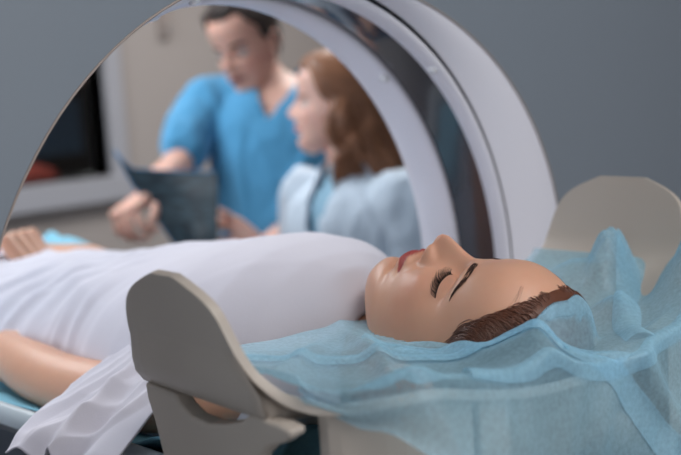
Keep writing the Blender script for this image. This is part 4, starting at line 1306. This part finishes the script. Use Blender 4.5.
# ---- woman in a pale lab coat
def build_woman():
    root = empty('person', (1.66, 1.60, 0), 'woman in pale lab coat with wavy red-brown hair, seen in profile', 'person')
    fr = (-VR * .98 + VF * .03 + VZ * .08); up = (VZ * .985 + VR * .10 + VF * .04)
    mh = frame_mat((0, 0, 0), None, fr, up, .93)
    hc = Vector((1.646, 1.632, 1.395))
    mh = Matrix.Translation(hc - Vector(tf(mh, [(0, .008, .120)])[0])) @ mh
    P, F, mk = head_mesh(True, eyes_open=True, nu=150, nv=140)
    hv = tf(mh, P)
    nb = Vector((1.650, 1.597, 1.235)); jaw = Vector(tf(mh, [(0, -.018, .040)])[0])
    mb = MB()
    limb(mb, [tuple(jaw) + (.048,), tuple((jaw + nb) / 2) + (.045,), tuple(nb) + (.052,)], seg=20)
    bf_ = Vector((-1, .05, 0)).normalized()
    T = [(1.640, 1.590, .80, .10, .155), (1.640, 1.590, .93, .085, .130), (1.640, 1.592, 1.05, .088, .135), (1.645, 1.594, 1.15, .100, .145), (1.652, 1.595, 1.215, .060, .120), (1.652, 1.597, 1.24, .04, .06)]
    limb(mb, T, seg=26, n=36, up=bf_)
    ARM = {-1: [(1.645, 1.735, 1.190, .045), (1.655, 1.765, 1.08, .040), (1.640, 1.770, .95, .036), (1.540, 1.745, .93, .032), (1.435, 1.700, .93, .025)],
           1: [(1.640, 1.450, 1.190, .045), (1.655, 1.415, 1.08, .040), (1.650, 1.400, .95, .036), (1.545, 1.430, .92, .032), (1.440, 1.475, .93, .025)]}
    for a in ARM.values(): limb(mb, a, seg=16, n=24)
    for s in (-1, 1):
        hp = Vector((1.640, 1.590 - .080 * s, .80))
        limb(mb, [tuple(hp) + (.085,), (hp.x, hp.y, .62, .072), (hp.x - .01, hp.y, .45, .052), (hp.x + .01, hp.y, .28, .048), (hp.x + .02, hp.y, .08, .032)], seg=16, n=26)
    bv, bf = fuse(mb, .010, 5)
    parts = [(hv, [q[::-1] for q in F]), (bv, bf)]
    for s in (-1, 1):
        a = ARM[s][-1]; d = Vector(ARM[s][-1][:3]) - Vector(ARM[s][-2][:3])
        parts.append(fuse(hand_mb(a[:3], d, (0, .3 * -s, 1), 1 if s > 0 else -1, curl=.4, size=.95), .004, 3))
        e = ear_mb(s); parts.append((tf(mh, e.V()), e.f))
    V, FF = join_parts(parts)
    body = mesh_obj('body', V, FF, M['skin'], root, colors=skin_colors(mk, rgb(226, 182, 166), rgb(190, 90, 90), len(V) - len(hv)))
    add_eyes(body, mh, 0)
    add_brows(body, mh, P, F, M['hair_red'], .0022)
    # wavy shoulder length hair made of many locks
    l, f, h = P[:, 0], P[:, 1], P[:, 2]
    hl = .205 - .075 * sstep(.075, .025, f) - .12 * sstep(.02, -.02, f)
    hb_ = MB()
    hvv, hf = shell_part(P, F, h > hl, .010 + .006 * sstep(0, .03, h - hl))
    locks = MB()
    bvh = BVHTree.FromPolygons([Vector(p) for p in P], F)
    for i in range(150):
        s = random.choice((-1, 1)); a = random.uniform(0, 1)
        # start near the parting, fall over the side or the back
        ph = math.radians(random.uniform(80, 178))
        px, py = s * math.sin(ph), math.cos(ph)
        pts = []; rad = []
        amp = random.uniform(.018, .028); fq = 2.3 + random.uniform(-.15, .15); p0 = 5 * ph + random.uniform(-.5, .5)
        n = 16; low = random.uniform(-.105, -.05)
        for j in range(n):
            t = j / (n - 1)
            hh = .232 + (low - .232) * t
            spread = 1.0 + .22 * float(sstep(.35, .9, t))
            rr = np.interp(hh, [-.10, -.03, .02, .08, .15, .19, .215, .232], [.082, .093, .094, .088, .084, .074, .056, .030]) + random.uniform(-.001, .001) + .018 * a * float(sstep(.2, .7, t))
            wv = amp * math.sin(fq * 2 * PI * t + p0) * float(sstep(.25, .6, t))
            x = px * rr * .88 * (1 + wv * 6); y = -.012 + py * rr * (.80 if py > 0 else 1.08) + wv - .030 * float(sstep(.35, 1, t))
            q = (x, y, hh + .5 * wv)
            pts.append(q); rad.append((.0100 if t < .8 else .0100 * (1 - (t - .8) * 3.2)))
        locks.tube(pts, [(r * 1.1, r * .7) for r in rad], seg=8)
    locks.v = [tf(mh, v) for v in locks.v]
    wisps = MB()
    for i in range(130):
        s = random.choice((-1, 1)); ph = math.radians(random.uniform(76, 178)); px, py = s * math.sin(ph), math.cos(ph)
        p0 = 5 * ph + random.uniform(-.8, .8); amp = random.uniform(.016, .030); pts = []; off = random.uniform(.004, .016)
        low = random.uniform(-.11, -.04)
        for j in range(20):
            t = j / 19; hh = .226 + (low - .226) * t
            rr = np.interp(hh, [-.10, -.03, .02, .08, .15, .19, .215, .232], [.088, .098, .100, .094, .088, .078, .060, .034]) + off * float(sstep(.1, .7, t)) + .002
            wv = amp * math.sin(2.4 * 2 * PI * t + p0) * float(sstep(.25, .6, t))
            pts.append((px * rr * .88 * (1 + wv * 6), -.012 + py * rr * (.80 if py > 0 else 1.08) + wv - .030 * float(sstep(.35, 1, t)), hh + .5 * wv))
        wisps.tube(pts, [.0022] * 18 + [.0014, .0006], seg=6)
    wisps.v = [tf(mh, v) for v in wisps.v]
    lv, lf = fuse(locks, .0045, 2)
    n = normals_of(lv, lf); nz = np.array([noise.noise(Vector((p[0] * 42, p[1] * 42, p[2] * 12))) for p in lv])
    lv = lv + n * (nz * .009)[:, None]
    hb_.add(lv, lf); hb_.add(wisps.V(), wisps.f); hb_.add(tf(mh, hvv), hf)
    hb_.build('hair', M['hair_red'], body)
    # blouse collar and lab coat
    mb = MB()
    limb(mb, [(1.640, 1.592, .95, .098, .145), (1.645, 1.594, 1.15, .106, .150), (1.652, 1.595, 1.215, .066, .105), (1.650, 1.597, 1.252, .050, .052)], seg=26, n=24, up=bf_)
    v, fc = fuse(mb, .008, 4)
    mesh_obj('blouse', v, [q for q in fc if v[list(q)][:, 2].mean() < 1.268], M['blouse'], root)
    mb = MB()
    T2 = [(1.640, 1.590, .62, .145, .200), (1.640, 1.590, .80, .128, .182), (1.640, 1.590, .93, .112, .158), (1.640, 1.592, 1.05, .114, .158), (1.645, 1.594, 1.14, .122, .165), (1.652, 1.595, 1.205, .085, .145), (1.652, 1.597, 1.235, .058, .085)]
    limb(mb, T2, seg=30, n=44, up=bf_)
    for a in ARM.values():
        limb(mb, [(x, y, z, r + .020) for x, y, z, r in a[:-1]] + [(a[-1][0] * .85 + a[-2][0] * .15, a[-1][1] * .85 + a[-2][1] * .15, a[-1][2], .045)], seg=18, n=30)
    v, fc = fuse(mb, .009, 4)
    v = wrinkle(v, fc, .009, 9, 1.0); v = wrinkle(v, fc, .003, 24, 7.0)
    keep = []
    for q in fc:
        m = v[list(q)].mean(0)
        fwd = 1.648 - m[0]; yy = m[1] - 1.592
        if fwd > .0 and m[2] > .98 and abs(yy) < .006 + max(0, m[2] - 1.06) * .20: continue
        if m[2] > 1.225 and math.hypot(m[0] - 1.65, yy) < .06: continue
        keep.append(q)
    o = mesh_obj('lab_coat', v, keep, M['coat'], root)
    so = o.modifiers.new('t', 'SOLIDIFY'); so.thickness = .003; so.offset = -1
    # collar with lapels
    for s in (-1, 1):
        pts = [(1.690, 1.595 + s * .030, 1.262, .007, .018), (1.650, 1.595 + s * .058, 1.258, .007, .020), (1.600, 1.595 + s * .055, 1.232, .007, .022), (1.552, 1.595 + s * .045, 1.170, .006, .024), (1.528, 1.595 + s * .028, 1.090, .005, .014)]
        mb = MB(); limb(mb, pts, seg=12, n=24, up=(-.5, s * .6, .3)); mb.build('lapel', M['coat'], o)
    mb = MB()
    limb(mb, [(1.640, 1.59, .86, .10, .155), (1.640, 1.59, .78, .10, .165)], seg=20, up=bf_)
    for s in (-1, 1):
        y = 1.590 - .080 * s
        limb(mb, [(1.64, y, .80, .096), (1.64, y, .62, .086), (1.63, y, .45, .068), (1.65, y, .28, .062), (1.66, y, .12, .058)], seg=16, n=26)
    v, fc = fuse(mb, .012, 5)
    mesh_obj('trousers', v, fc, M['trouser'], root)
    shoes(root, [((1.665, 1.590 - .08 * s, 0), (-1, -.1 * s, 0)) for s in (-1, 1)])
build_woman()
